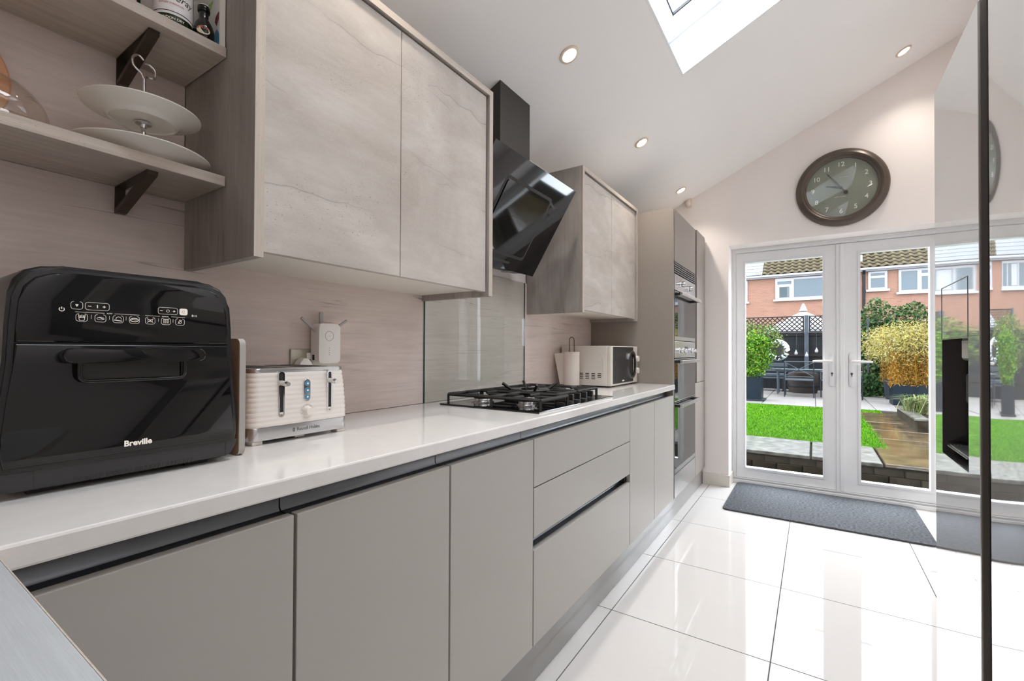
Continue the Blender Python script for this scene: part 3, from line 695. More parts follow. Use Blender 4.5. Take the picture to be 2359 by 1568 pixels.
# ================================================================== AIR FRYER OVEN
fr = thing('air_fryer', 'large black air fryer oven with touch icons and drawer handle', 'air fryer', (0.23, 0.305, WT))
FC = 0.306
def fry_profile(ins=0.0, zbot=WT + .004):
    half = [(0.0, 1.270), (0.095, 1.269), (0.118, 1.266), (0.136, 1.258), (0.148, 1.243), (0.153, 1.222), (0.156, 1.18), (0.158, 1.12), (0.163, 1.06), (0.169, 1.00), (0.170, 0.970), (0.166, 0.948), (0.156, 0.932), (0.140, 0.923), (0.0, zbot)]
    half = [(max(0, y - ins) if y else 0, z - ins if z > 1.1 else z + ins) for y, z in half]
    R_ = [(FC + y, z) for y, z in half if y > 0]; L_ = [(FC - y, z) for y, z in half if y > 0]
    return L_[::-1] + R_
obj('housing', prism(B(), fry_profile(), 'yz', 0.045, 0.392, 0.006, 3), 'fryer_bezel', fr, True)
def clip(poly, z0, z1):
    def cut(p, zc, keep):
        out = []
        for i in range(len(p)):
            a, b_ = p[i], p[(i + 1) % len(p)]
            if keep(a[1]): out.append(a)
            if keep(a[1]) != keep(b_[1]):
                t = (zc - a[1]) / (b_[1] - a[1]); out.append((a[0] + t * (b_[0] - a[0]), zc))
        return out
    return cut(cut(poly, z0, lambda z: z >= z0), z1, lambda z: z <= z1)
P_ = fry_profile(0.0105)
obj('front_bezel', prism(B(), clip(fry_profile(0.004), 0.954, 2), 'yz', 0.391, 0.397, 0.002), 'fryer_bezel', fr, True)
up = obj('control_face', prism(B(), clip(P_, 1.1485, 2), 'yz', 0.392, 0.4020, 0.003, 3), 'black_gloss', fr, True)
dn = obj('drawer_face', prism(B(), clip(P_, 0.962, 1.1465), 'yz', 0.392, 0.4020, 0.003, 3), 'black_gloss', fr, True)
obj('handle_bar', prism(B(), rrect(0.305, 1.1285, 0.196, 0.024, 0.0115, 8), 'yz', 0.402, 0.428, 0.003, 3), 'black_gloss', dn, True)
bm = B()
pth = [(0.414, 0.2285, 1.117), (0.414, 0.2285, 1.097)] + [(0.414, 0.2385 - .010 * math.cos(a), 1.097 - .010 * math.sin(a)) for a in (.5, 1.05, 1.57)] + [(0.414, 0.363 + .010 * math.sin(a), 1.097 - .010 * math.cos(a)) for a in (0, .5, 1.05)] + [(0.414, 0.373, 1.097), (0.414, 0.373, 1.117)]
tube(bm, pth, .0034, 10); obj('handle_loop', bm, 'black_gloss', dn, True)
obj('handle_pocket', box(B(), 0.402, 0.4032, 0.232, 0.369, 1.090, 1.117), 'gap_dark', dn)
bs_ = obj('base_band', prism(B(), clip(fry_profile(-0.001), 0.926, 0.956), 'yz', 0.380, 0.396, 0.002), 'fryer_grey', fr, True)
for k in range(26): obj('vent_slot', box(B(), 0.3925, 0.3965, 0.228 + k * .0066, 0.2315 + k * .0066, 0.9262, 0.9335), 'gap_dark', bs_)
for y in (0.182, 0.452): obj('panel_seam', box(B(), 0.3925, 0.3964, y, y + .0012, 0.9262, 0.9558), 'gap_dark', bs_)
for y in (0.2, 0.412): obj('foot', box(B(), 0.08, 0.37, y - .02, y + .02, WT + .0002, WT + .010), 'gap_dark', fr)
XP = 0.4024
text('Breville', 0.0135, (XP, 0.3085, 0.9775), 'print_pale_glow', dn, bold=0.00045, width=0.039)
text('AUTO', 0.0026, (XP, 0.2675, 1.1975), 'print_pale_glow', up); text('MANUAL', 0.0026, (XP, 0.3460, 1.1975), 'print_pale_glow', up)
def line(bm, pts, wd, x=XP, closed=False):
    """flat printed stroke"""
    n = len(pts)
    for i in range(n if closed else n - 1):
        a, b_ = pts[i], pts[(i + 1) % n]; d = math.hypot(b_[0] - a[0], b_[1] - a[1]) or 1; nx, ny = -(b_[1] - a[1]) / d * wd / 2, (b_[0] - a[0]) / d * wd / 2
        bm.faces.new([bm.verts.new((x, p[0] + s * nx, p[1] + s * ny)) for p, s in ((a, 1), (b_, 1), (b_, -1), (a, -1))])
bm = B(); LW = .0005
def rb(y0, y1, z0, z1, r=.0035): line(bm, rrect((y0 + y1) / 2, (z0 + z1) / 2, y1 - y0, z1 - z0, r, 4), LW, closed=True)
def openb(y0, y1, z0, z1):
    p = rrect((y0 + y1) / 2, (z0 + z1) / 2, y1 - y0, z1 - z0, .0035, 4); p = p[5:] + p[:5]; line(bm, p, LW)
for a in ((.220, .234), (.226, .240), (.249, .263), (.272, .286), (.294, .308), (.3165, .3305), (.340, .354), (.362, .376)):
    openb(*a, *((1.202, 1.214) if a[0] == .220 else (1.183, 1.195)))
rb(.237, .267, 1.202, 1.214); rb(.335, .365, 1.202, 1.214)
for y0, y1 in ((.225, .261), (.274, .308), (.316, .338), (.355, .377)): line(bm, [(y0, 1.1977), (y1, 1.1977)], LW)
for y in (.2445, .2675, .2895, .3355, .358): line(bm, [(y, 1.1875), (y, 1.194)], .0004)
# power, play/pause, minus and plus
line(bm, [(.2095 + .003 * math.sin(a), 1.2007 + .003 * math.cos(a)) for a in np.linspace(.7, 2 * PI - .7, 14)], .001); line(bm, [(.2095, 1.201), (.2095, 1.2045)], .0009)
line(bm, [(.3885, 1.2), (.3885, 1.2035), (.3915, 1.2017)], .0008, closed=True); line(bm, [(.3935, 1.2), (.3935, 1.2035)], .0009); line(bm, [(.3955, 1.2), (.3955, 1.2035)], .0009)
for yc in (.2425, .340): line(bm, [(yc - .002, 1.208), (yc + .002, 1.208)], .0009)
for yc in (.2605, .3595): line(bm, [(yc - .002, 1.208), (yc + .002, 1.208)], .0009); line(bm, [(yc, 1.206), (yc, 1.21)], .0009)
line(bm, [(.227, 1.2065), (.2255, 1.2095), (.2285, 1.2095)], .0010, closed=True)
line(bm, [(.252, 1.2055), (.252, 1.2105)], .0012); line(bm, [(.350 + .0022 * math.cos(a), 1.208 + .0022 * math.sin(a)) for a in np.linspace(0, 6, 12)], .0006)
# fries, wrap, drumstick, steak, fan, grill, drop
line(bm, [(.2295, 1.189), (.230, 1.1845), (.236, 1.1845), (.2365, 1.189)], .0006, closed=True)
for k in range(5): line(bm, [(.2297 + k * .0017, 1.1892), (.2293 + k * .0019, 1.1935 - .0008 * (k % 2))], .0009)
line(bm, [(.256 + .0045 * math.cos(a), 1.1888 + .0022 * math.sin(a)) for a in np.linspace(0, 2 * PI, 14)], .0005); line(bm, [(.2535, 1.1905), (.261, 1.1875)], .0008)
line(bm, [(.2795 + .0035 * math.cos(a), 1.1898 + .003 * math.sin(a)) for a in np.linspace(-.3, PI + .3, 12)], .0006); line(bm, [(.2735, 1.1875), (.284, 1.186)], .0012)
line(bm, [(.301 + .0055 * math.cos(a), 1.1888 + .003 * math.sin(a)) for a in np.linspace(0, 2 * PI, 16)], .0012); line(bm, [(.2975, 1.1895), (.3045, 1.1888)], .0009)
line(bm, [(.319, 1.1925), (.328, 1.1855)], .0007); line(bm, [(.328, 1.1925), (.319, 1.1855)], .0007); line(bm, [(.3235 + .0035 * math.cos(a), 1.189 + .0022 * math.sin(a)) for a in np.linspace(0, 2 * PI, 12)], .0004)
line(bm, [(.343, 1.1928), (.3515, 1.1928)], .0012)
for k in range(6): line(bm, [(.343 + k * .0016, 1.1915), (.3434 + k * .0016, 1.189), (.343 + k * .0016, 1.1855)], .0005)
line(bm, [(.369, 1.1935), (.3715, 1.1885), (.370, 1.186), (.368, 1.186), (.3665, 1.1885)], .0006, closed=True); line(bm, [(.3655, 1.1855), (.3725, 1.193)], .0006)
obj('touch_icons', bm, 'print_pale_glow', up)
sq = obj('lit_button', prism(B(), rrect(.3745, 1.208, .013, .012, .003, 4), 'yz', 0.402, XP), 'print_pale_glow', up)
bm = B(); line(bm, [(.3745 + .0022 * math.cos(a), 1.208 + .0022 * math.sin(a)) for a in np.linspace(.2, 5.6, 12)], .0005, XP + .0001); obj('button_symbol', bm, 'print_dark', sq)

# chopping board
bm = B(); prism(bm, rrect(0.212, 1.0385, 0.316, 0.246, 0.014), 'xz', 0.4895, 0.5035, 0.003, 2)
cb = thing('chopping_board', 'upright brown chopping board between air fryer and toaster', 'chopping board', (0.21, 0.4965, WT))
obj('board', bm, 'board_brown', cb, True)
ro = rrect(0.212, 1.0385, 0.3185, 0.2465, 0.0145); ri = rrect(0.212, 1.0385, 0.3155, 0.2435, 0.0135)
obj('grey_rim', ring(B(), ro, ri, 'xz', 0.4905, 0.5025), 'board_rim', cb, True)

# ================================================================== TOASTER
to = thing('toaster', 'white ribbed four-slice toaster with chrome top and base', 'toaster', (0.17, 0.679, WT))
TY0, TY1, TX0, TX1 = 0.547, 0.812, 0.035, 0.302
nr = 11; zb, zt_ = 0.9555, 1.083
bm = B(); rings = []
for k in range(nr * 4 + 1):
    z = zb + (zt_ - zb) * k / (nr * 4); t_ = k / (nr * 4)
    rib = 0.0011 * abs(math.sin(PI * k / 4)) ; tap = -0.007 * t_ * t_ + rib
    rings.append([bm.verts.new((x, y, z)) for x, y in rrect((TX0 + TX1) / 2, (TY0 + TY1) / 2, TX1 - TX0 + 2 * tap, TY1 - TY0 + 2 * tap, 0.022, 5)])
for a, b_ in zip(rings[:-1], rings[1:]):
    for i in range(len(a)): bm.faces.new((a[i], a[(i + 1) % len(a)], b_[(i + 1) % len(a)], b_[i]))
bm.faces.new(rings[0][::-1]); bm.faces.new(rings[-1])
obj('body', bm, 'appliance_white', to, True)
tt = obj('chrome_top', prism(B(), rrect((TX0 + TX1) / 2, (TY0 + TY1) / 2, TX1 - TX0 - .014, TY1 - TY0 - .014, 0.020, 5), 'xy', 1.0832, 1.0935, 0.003, 2), 'steel', to, True)
for y in (0.598, 0.645, 0.714, 0.761): obj('bread_slot', box(B(), 0.075, 0.262, y - .013, y + .013, 1.0936, 1.0942), 'gap_dark', tt)
bd = obj('chrome_base', prism(B(), rrect((TX0 + TX1) / 2, (TY0 + TY1) / 2, TX1 - TX0 + .002, TY1 - TY0 + .002, 0.022, 5), 'xy', 0.925, 0.955, 0.001, 1), 'steel', to, True)
text('Russell Hobbs', 0.0125, (TX1 + .0013, 0.693, 0.9405), 'print_dark', bd, bold=-0.0001, width=0.062)
bm = B(); line(bm, [(0.6535 + .0028 * math.cos(a), 0.9405 + .0045 * math.sin(a)) for a in np.linspace(0, 2 * PI, 16)], .0011, TX1 + .0013); line(bm, [(0.6535, 0.9365), (0.6535, 0.9445)], .0012, TX1 + .0013); obj('emblem', bm, 'print_dark', bd)
for x in (0.06, 0.284):
    for y in (0.567, 0.792): obj('foot', box(B(), x - .015, x + .015, y - .012, y + .012, WT + .0002, 0.925, .002), 'appliance_pale', to)
bm = B(); box(bm, 0.2, TX1 - .012, 0.665, 0.69, 0.9185, 0.925); obj('crumb_tray_pull', bm, 'appliance_pale', to)
xf = TX1 + .0002
for yc in (0.6215, 0.7535):
    pb = obj('lever_track', ring(B(), rrect(yc, 1.030, 0.0150, 0.110, .0074, 6), rrect(yc, 1.030, 0.0085, 0.101, .0042, 6), 'yz', xf - .006, xf + .0012), 'chrome', to, True)
    obj('slot', prism(B(), rrect(yc, 1.030, 0.0085, 0.101, .0042, 6), 'yz', xf - .006, xf + .0002), 'black_satin', pb)
    zl = 1.058
    bm = B(); cyl(bm, (xf - .003, yc, zl), (xf + .022, yc, zl - .0015), 0.0058, 0.0068); lv = obj('lever', bm, 'appliance_white', to, True)
    bm = B(); cyl(bm, (xf + .022, yc, zl - .0015), (xf + .030, yc, zl - .002), 0.0068, 0.005); obj('lever_tip', bm, 'chrome', lv, True)
yc = 0.6885
bp_ = obj('button_panel', prism(B(), rrect(yc, 1.036, 0.0175, 0.056, .0087, 6), 'yz', xf - .006, xf + .0012, 0.0006, 1), 'chrome', to, True)
for k, s in enumerate('ABC'):
    z = 1.053 - k * .017; bm = B(); cyl(bm, (xf + .001, yc, z), (xf + .0035, yc, z), 0.0068, 0.0062); b_ = obj('button', bm, 'button_blue', bp_, True)
    bm = B(); cyl(bm, (xf + .0035, yc, z), (xf + .0038, yc, z), 0.0024, seg=10); obj('button_mark', bm, 'print_pale_glow', b_)
bm = B(); lathe(bm, [(0, .016), (.0095, .016), (.0105, .0145), (.0112, .002), (.0135, .0005), (.0135, 0)], (xf, yc, 0.983), (1, 0, 0), 26); dl = obj('browning_dial', bm, 'appliance_white', to, True)
bm = B(); lathe(bm, [(.0165, .0), (.0170, .0006), (.0178, .0006), (.0183, 0)], (xf, yc, 0.983), (1, 0, 0), 30, True); obj('dial_ring', bm, 'appliance_pale', dl, True)
bm = B(); [ball(bm, (xf + .0006, yc + .0205 * math.cos(a) * .72, 0.983 + .0205 * math.sin(a) * .72), .0007, u=6, v=4) for a in np.linspace(-.4, PI + .4, 7)]; obj('dial_marks', bm, 'print_dark', dl)

# ================================================================== SOCKET, PLUG, WIFI EXTENDER
so = thing('wall_socket', 'steel double wall socket on the wood-effect board behind the toaster', 'socket', (0.014, 0.885, 1.054))
obj('plate', box(B(), 0.0135, 0.0205, 0.812, 0.958, 1.054, 1.140, .002), 'brushed_gold', so)
for y in (0.872, 0.902): obj('rocker', box(B(), 0.0205, 0.0245, y - .008, y + .008, 1.108, 1.128, .001), 'plastic_white', so)
pg = obj('plug', prism(B(), [(0.818, 1.062), (0.868, 1.062), (0.868, 1.085), (0.862, 1.100), (0.852, 1.110), (0.843, 1.112), (0.834, 1.110), (0.824, 1.100), (0.818, 1.085)], 'yz', 0.021, 0.056, 0.004, 2), 'plastic_white', None, True)
tag(pg, 'white rounded mains plug in the socket behind the toaster', 'plug')
ex = thing('wifi_extender', 'white plug-in wifi extender with three antennas behind the toaster', 'wifi extender', (0.05, 0.915, 1.095))
EY0, EY1 = 0.877, 0.955
obj('body', prism(B(), rrect((EY0 + EY1) / 2, 1.1585, EY1 - EY0, 0.128, 0.012), 'yz', 0.0255, 0.070, 0.003, 2), 'plastic_white', ex, True)
bm = B(); lathe(bm, [(.0145, 0), (.0148, .0006), (.0156, .0006), (.016, 0)], (0.070, 0.914, 1.183), (1, 0, 0), 30, True); rg = obj('button_ring', bm, 'plastic_grey', ex, True)
bm = B(); line(bm, [(0.911, 1.183), (0.917, 1.183)], .0012, 0.0706); obj('button_mark', bm, 'plastic_grey', rg)
for k in range(4): obj('indicator', box(B(), 0.070, 0.0705, 0.9125, 0.9155, 1.1215 + k * .0072, 1.1228 + k * .0072), 'print_dark', ex)
obj('side_port', box(B(), 0.035, 0.046, EY0 - .0004, EY0, 1.105, 1.122), 'gap_dark', ex)
obj('antenna', prism(B(), [(0.8765, 1.194), (0.8765, 1.204), (0.831, 1.241), (0.826, 1.235)], 'yz', 0.045, 0.053, .001, 1), 'plastic_grey', ex)
obj('antenna', prism(B(), [(0.954, 1.206), (0.954, 1.216), (0.993, 1.241), (0.997, 1.236)], 'yz', 0.045, 0.053, .001, 1), 'plastic_grey', ex)
obj('antenna', prism(B(), rrect(0.907, 1.241, .013, .042, .004, 3), 'yz', 0.030, 0.038, .001, 1), 'plastic_grey', ex)

# ================================================================== MICROWAVE, KITCHEN ROLL
mw = thing('microwave', 'pale microwave with dark glass door and oval handle', 'microwave', (0.19, 2.875, WT))
MX0, MXF, MY0, MY1, MZ0, MZ1 = 0.03, 0.362, 2.626, 3.122, 0.9235, 1.169
obj('body', box(B(), MX0, MXF - .022, MY0, MY1, MZ0, MZ1, .004), 'appliance_pale', mw)
obj('front_frame', box(B(), MXF - .0215, MXF, MY0 + .001, MY1, MZ0 + .001, MZ1 - .001, .003), 'appliance_pale', mw)
obj('door_glass', box(B(), MXF, MXF + .0015, 2.660, 3.030, MZ0 + .012, MZ1 - .007), 'fryer_bezel', mw)
hh = obj('handle_ring', ring(B(), rrect(2.995, 1.047, 0.135, 0.172, .066, 8), rrect(2.995, 1.047, 0.100, 0.142, .049, 8), 'yz', MXF + .0015, MXF + .012), 'black_satin', mw, True)
obj('handle_rim', ring(B(), rrect(2.995, 1.047, 0.152, 0.186, .075, 8), rrect(2.995, 1.047, 0.137, 0.174, .067, 8), 'yz', MXF + .0015, MXF + .010), 'steel', hh, True)
for z in (1.085, 1.005):
    bm = B(); cyl(bm, (MXF, 3.084, z), (MXF + .022, 3.084, z), .021, .019); obj('dial', bm, 'appliance_white', mw, True)
for c in range(4):
    for r in range(4 if c < 3 else 3):
        x, z = 0.157 + c * .040, 0.9975 - r * .0103
        obj('vent_slot', box(B(), x, x + .024, MY0 - .0006, MY0, z - .0022, z + .0022), 'gap_dark', mw)
obj('side_emboss', tube(B(), [(0.250, MY0, 1.142), (0.275, MY0, 1.138), (0.298, MY0, 1.125), (0.312, MY0, 1.105), (0.315, MY0, 1.08), (0.315, MY0, .98)], .0015, 6), 'appliance_pale', mw)
bm = B()
for k in range(4): line(bm, [(2.818 + k * .010, 0.949), (2.826 + k * .010, 0.949)], .009, MXF + .0018)
obj('maker_mark', bm, 'print_pale_glow', mw)
for x in (0.06, 0.33):
    for y in (2.66, 3.09): obj('foot', box(B(), x - .012, x + .012, y - .012, y + .012, WT + .0002, MZ0), 'gap_dark', mw)
kr = thing('kitchen_roll', 'white kitchen roll on wire stand beside the microwave', 'kitchen roll', (0.134, 2.562, WT))
RC = (0.134, 2.562)
bm = B(); lathe(bm, [(0.018, .012), (.046, .012), (.0475, .014), (.0475, .213), (.046, .215), (.018, .215)], (*RC, WT), seg=32, closed=True); obj('paper_roll', bm, 'paper', kr, True)
bm = B()
sh = [(0.0885, 1.126), (0.020, 1.119), (0.062, 0.929), (0.0885, 0.929)]
prism(bm, [(x, z) for x, z in sh], 'xz', 2.5445, 2.546); obj('loose_sheet', bm, 'paper', kr)
bm = B(); lathe(bm, [(0, 0.0003), (.060, .0003), (.060, .008), (.055, .010), (0, .010)], (*RC, WT), seg=28); obj('stand_base', bm, 'steel', kr, True)
bm = B(); tube(bm, [(.118, 2.562, .925), (.118, 2.562, 1.20)] + [(.134 - .016 * math.cos(a), 2.562, 1.203 + .018 * math.sin(a)) for a in (.5, 1.0, 1.57, 2.1, 2.6)] + [(.150, 2.562, 1.20), (.150, 2.562, .925)], .0022, 6); obj('wire_loop', bm, 'bracket_bronze', kr, True)

# ================================================================== THINGS ON THE SHELVES
SL, SU = 1.5422, 1.8442
cs = thing('cake_stand', 'two-tier white china cake stand with chrome loop handle', 'cake stand', (0.145, 0.392, SL))
def plate(z, r):
    bm = B(); lathe(bm, [(0, .006), (r * .56, .006), (r * .64, .011), (r * .70, .0135), (r * .97, .0235), (r, .0245), (r * .995, .0225), (r * .70, .0105), (r * .62, .0065), (r * .585, .001), (r * .57, 0), (r * .55, 0), (r * .54, .003), (0, .003)], (0.145, 0.392, z), seg=48)
    return obj('plate', bm, 'china', cs, True)
plate(SL + .0005, .125); plate(1.637, .106)
bm = B(); tube(bm, [(.145, .392, SL + .004), (.145, .392, 1.637)], .0042, 10); lathe(bm, [(0, 0), (.014, 0), (.012, .005), (.005, .012), (0, .012)], (.145, .392, SL + .005), seg=16); lathe(bm, [(0, -.012), (.006, -.012), (.007, -.005), (.015, -.004), (.015, -.001), (0, -.001)], (.145, .392, 1.638), seg=16)
tube(bm, [(.145, .392, 1.641), (.145, .392, 1.70), (.145, .392, 1.735)], [.006, .0045, .003], 10); obj('post', bm, 'chrome', cs, True)
bm = B()
def smooth(pts, n=6):
    P = [Vector(p) for p in pts]; P = [2 * P[0] - P[1]] + P + [2 * P[-1] - P[-2]]; out = []
    for i in range(1, len(P) - 2):
        a, b_, c, d = P[i - 1:i + 3]
        for k in range(n):
            t = k / n; out.append(0.5 * ((2 * b_) + (c - a) * t + (2 * a - 5 * b_ + 4 * c - d) * t * t + (3 * b_ - a - 3 * c + d) * t ** 3))
    return out + [P[-2]]
for s in (-1, 1):
    k_ = 0 if s < 0 else -.012
    tube(bm, smooth([(.145, .392, 1.733), (.145, .392 + s * .006, 1.746 + k_ * .4), (.145, .392 + s * .019, 1.757 + k_), (.145, .392 + s * .020, 1.774 + k_), (.145, .392 + s * .010, 1.783 + k_), (.145, .392 + s * .001, 1.776 + k_ * .5)]), .0024, 8)
obj('loop_handle', bm, 'chrome', cs, True)
gb = thing('glass_bowl', 'upturned clear glass bowl on the lower shelf beside the cake stand', 'bowl', (0.135, 0.165, SL))
bm = B(); R_ = .082
prof = [(R_ + .012, .0005), (R_ + .010, .006), (R_, .010)] + [(R_ * math.cos(a), .012 + .085 * math.sin(a)) for a in np.linspace(.1, PI / 2 - .05, 9)] + [(0, .098)]
lathe(bm, prof, (.135, .165, SL), seg=40); obj('bowl_wall', bm, 'bowl_glass', gb, True)
bm = B(); lathe(bm, [(R_ + .012, .0004), (R_ + .014, .003), (R_ + .012, .006), (R_ + .008, .003)], (.135, .165, SL), seg=40, closed=True); obj('rim', bm, 'bowl_glass', gb, True)
bm = B(); lathe(bm, [(0, -.007), (.118, -.007), (.121, -.004), (.121, .004), (.118, .007), (0, .007)], (.0235, .090, SL + .1215), (1, 0, 0), 48); rb_ = obj('round_board', bm, 'orange_wood', None, True)
tag(rb_, 'round orange wooden board leaning on the wall behind the glass bowl', 'board')
# bottles
def bottle(name, label, x, y, prof, m, **kw):
    t = thing(name, label, 'bottle', (x, y, SU)); bm = B(); lathe(bm, prof, (x, y, SU), seg=32); obj('glass', bm, m, t, True); return t
def wrap(parent, name, x, y, r, z0, z1, m, a0=0.0, a1=2 * PI, n=28):
    bm = B(); A = [(x + r * math.cos(a), y + r * math.sin(a)) for a in np.linspace(a0, a1, n)]
    vs = [[bm.verts.new((px, py, z)) for px, py in A] for z in (z0, z1)]
    for i in range(n - 1): bm.faces.new((vs[0][i], vs[0][i + 1], vs[1][i + 1], vs[1][i]))
    return obj(name, bm, m, parent, True)
gbx, gby, gr = 0.184, 0.431, 0.036
b1 = bottle('spirit_bottle', 'green glass bottle with white label on the upper shelf', gbx, gby, [(0, .001), (gr - .003, .001), (gr, .005), (gr, .16), (gr * .8, .19), (.014, .21), (.0135, .25), (0, .25)], 'bottle_green')
lb = wrap(b1, 'label', gbx, gby, gr + .0004, SU + .022, SU + .12, 'label_white', -PI * .75, PI * .6)
wrap(b1, 'label_line', gbx, gby, gr + .0007, SU + .0275, SU + .0292, 'print_dark', -PI * .75, PI * .6)
def curved_text(s, size, x, y, r, z, m, parent, ang, shear=0, bold=0):
    o = text(s, size, (0, 0, 0), m, parent, rot=Matrix.Identity(4), shear=shear, bold=bold)
    for v in o.data.vertices:
        a = ang + v.co.x / r; v.co = Vector((x + (r + abs(v.co.z)) * math.cos(a), y + (r + abs(v.co.z)) * math.sin(a), z + v.co.y))
    return o
curved_text('Tanqueray', 0.021, gbx, gby, gr + .0006, SU + .060, 'print_dark', lb, -.50, 0.35)
curved_text('EXPORT STRENGTH', 0.0052, gbx, gby, gr + .0006, SU + .045, 'label_red', lb, -.45)
curved_text('LONDON DRY', 0.0075, gbx, gby, gr + .0003, SU + .0135, 'print_pale_glow', b1, -.45)
b2 = bottle('wine_bottle', 'dark green bottle with pink label farther from the cabinet', 0.150, 0.345, [(0, .001), (.033, .001), (.036, .005), (.036, .16), (.03, .185), (.014, .21), (.0135, .25), (0, .25)], 'bottle_green')
mat('label_pink', srgb(214, 150, 160), 0.6)
wrap(b2, 'label', 0.150, 0.345, .0364, SU + .03, SU + .11, 'label_pink', -PI * .8, PI * .2)
kx, ky, kr_ = 0.211, 0.4815, 0.0200
b3 = bottle('liqueur_bottle', 'small black bottle with red oval label on the upper shelf', kx, ky, [(0, .0005), (kr_ - .002, .0005), (kr_, .003), (kr_ + .001, .022), (kr_ * .9, .036), (.011, .048), (.0095, .052), (.0095, .066), (.012, .067), (.012, .079), (0, .079)], 'bottle_black')
bm = B(); lathe(bm, [(.0122, .068), (.0125, .069), (.0125, .076), (.0122, .077)], (kx, ky, SU), seg=24, closed=True); obj('cap', bm, 'bottle_black', b3, True)
bm = B(); lathe(bm, [(0, .0795), (.0115, .0795), (.0118, .081), (0, .0812)], (kx, ky, SU), seg=24); obj('cap_top', bm, 'label_cream', b3, True)
bm = B(); n = 20; cvs = []
for k in range(n):
    a = 2 * PI * k / n; an = -.42 + .016 / kr_ * math.cos(a) * .8; cvs.append(bm.verts.new((kx + (kr_ + .0014) * math.cos(an), ky + (kr_ + .0014) * math.sin(an), SU + .016 + .0095 * math.sin(a))))
bm.faces.new(cvs); ol = obj('oval_label', bm, 'label_cream', b3)
bm = B(); cvs = []
for k in range(11):
    a = PI * k / 10; an = -.42 + .016 / kr_ * math.cos(a) * .72; cvs.append(bm.verts.new((kx + (kr_ + .0018) * math.cos(an), ky + (kr_ + .0018) * math.sin(an), SU + .0165 + .0082 * math.sin(a))))
bm.faces.new(cvs); obj('red_band', bm, 'label_red', ol)
curved_text('BAILEYS', 0.0048, kx, ky, kr_ + .0020, SU + .0198, 'label_cream', ol, -.42)
cx_ = thing('drink_carton', 'tall pale carton with maroon drop against the cabinet side', 'carton', (0.15, 0.512, SU))
obj('carton_body', box(B(), 0.090, 0.226, 0.5085, 0.5205, SU + .0003, SU + .22, .0008, 1), 'box_pale', cx_)
mat('box_cream', srgb(224, 216, 204), .5)
obj('front_edge', box(B(), 0.226, 0.2265, 0.5085, 0.5205, SU + .0003, SU + .22), 'box_cream', cx_)
obj('maroon_drop', prism(B(), [(0.212, SU + .052), (0.221, SU + .064), (0.224, SU + .080), (0.220, SU + .083), (0.206, SU + .074), (0.203, SU + .064)], 'xz', 0.5080, 0.5085), 'box_maroon', cx_)
obj('blue_splash', prism(B(), [(0.196, SU + .004), (0.224, SU + .004), (0.224, SU + .03), (0.214, SU + .044), (0.204, SU + .04), (0.196, SU + .022)], 'xz', 0.5080, 0.5085), 'box_blue', cx_)
obj('green_sprig', prism(B(), [(0.11, SU + .06), (0.17, SU + .09), (0.195, SU + .12), (0.15, SU + .115), (0.12, SU + .09)], 'xz', 0.5080, 0.5085), 'box_green', cx_)

# ================================================================== CEILING LIGHTS, SENSOR, CLOCK
def downlight(x, y, label, lit=True):
    t = thing('downlight', label, 'ceiling light', tuple(cp(x, y)), group=None)
    c = cp(x, y); bm = B(); lathe(bm, [(.030, .001), (.045, .001), (.0455, -.002), (.044, -.006), (.034, -.0075), (.031, -.004)], c, NC, 32, True); obj('bezel', bm, 'lamp_ring', t, True)
    bm = B(); lathe(bm, [(0, -.0035), (.0305, -.0035), (.0305, -.001), (0, -.001)], c, NC, 28); obj('lens', bm, 'lamp_lens', t, True)
    l = bpy.data.lights.new('downlight_beam', 'SPOT'); l.energy = SPOT_W; l.color = LAMP_COL; l.spot_size = math.radians(118); l.spot_blend = 1.0; l.shadow_soft_size = 0.03
    o = bpy.data.objects.new('downlight_beam', l); COL.objects.link(o); o.matrix_world = Matrix.Translation(c - .012 * NC) @ Matrix.Rotation(-CA * .35, 4, 'Y')
    attach(o, t); return t
downlight(0.466, 1.842, 'lit ceiling downlight above the cooker hood')
downlight(0.466, 2.876, 'lit ceiling downlight above the wall cabinet by the ovens')
downlight(0.466, 3.911, 'lit ceiling downlight above the tall cabinet near the motion sensor')
downlight(1.878, 3.926, 'lit ceiling downlight above the wall clock')
downlight(0.466, 0.805, 'lit ceiling downlight above the air fryer')
downlight(1.95, 1.40, 'lit ceiling downlight above the fridge freezer')
downlight(1.95, 0.10, 'lit ceiling downlight above the breakfast bar side of the room')
ms = thing('motion_sensor', 'small cream motion sensor in the corner above the tall cabinet', 'motion sensor', (0.463, 4.215, 2.42))
bm = B(); ball(bm, (0.463, 4.192, 2.442), .03, .95, .8, 1.45, 18, 12); obj('housing', bm, 'sensor_cream', ms, True)
bm = B(); ball(bm, (0.466, 4.176, 2.428), .02, .9, .6, 1.1, 14, 10); obj('sensor_lens', bm, 'plastic_white', ms, True)
bm = B(); box(bm, 0.44, 0.486, 4.208, 4.2195, 2.41, 2.475, .003); obj('bracket', bm, 'sensor_cream', ms)

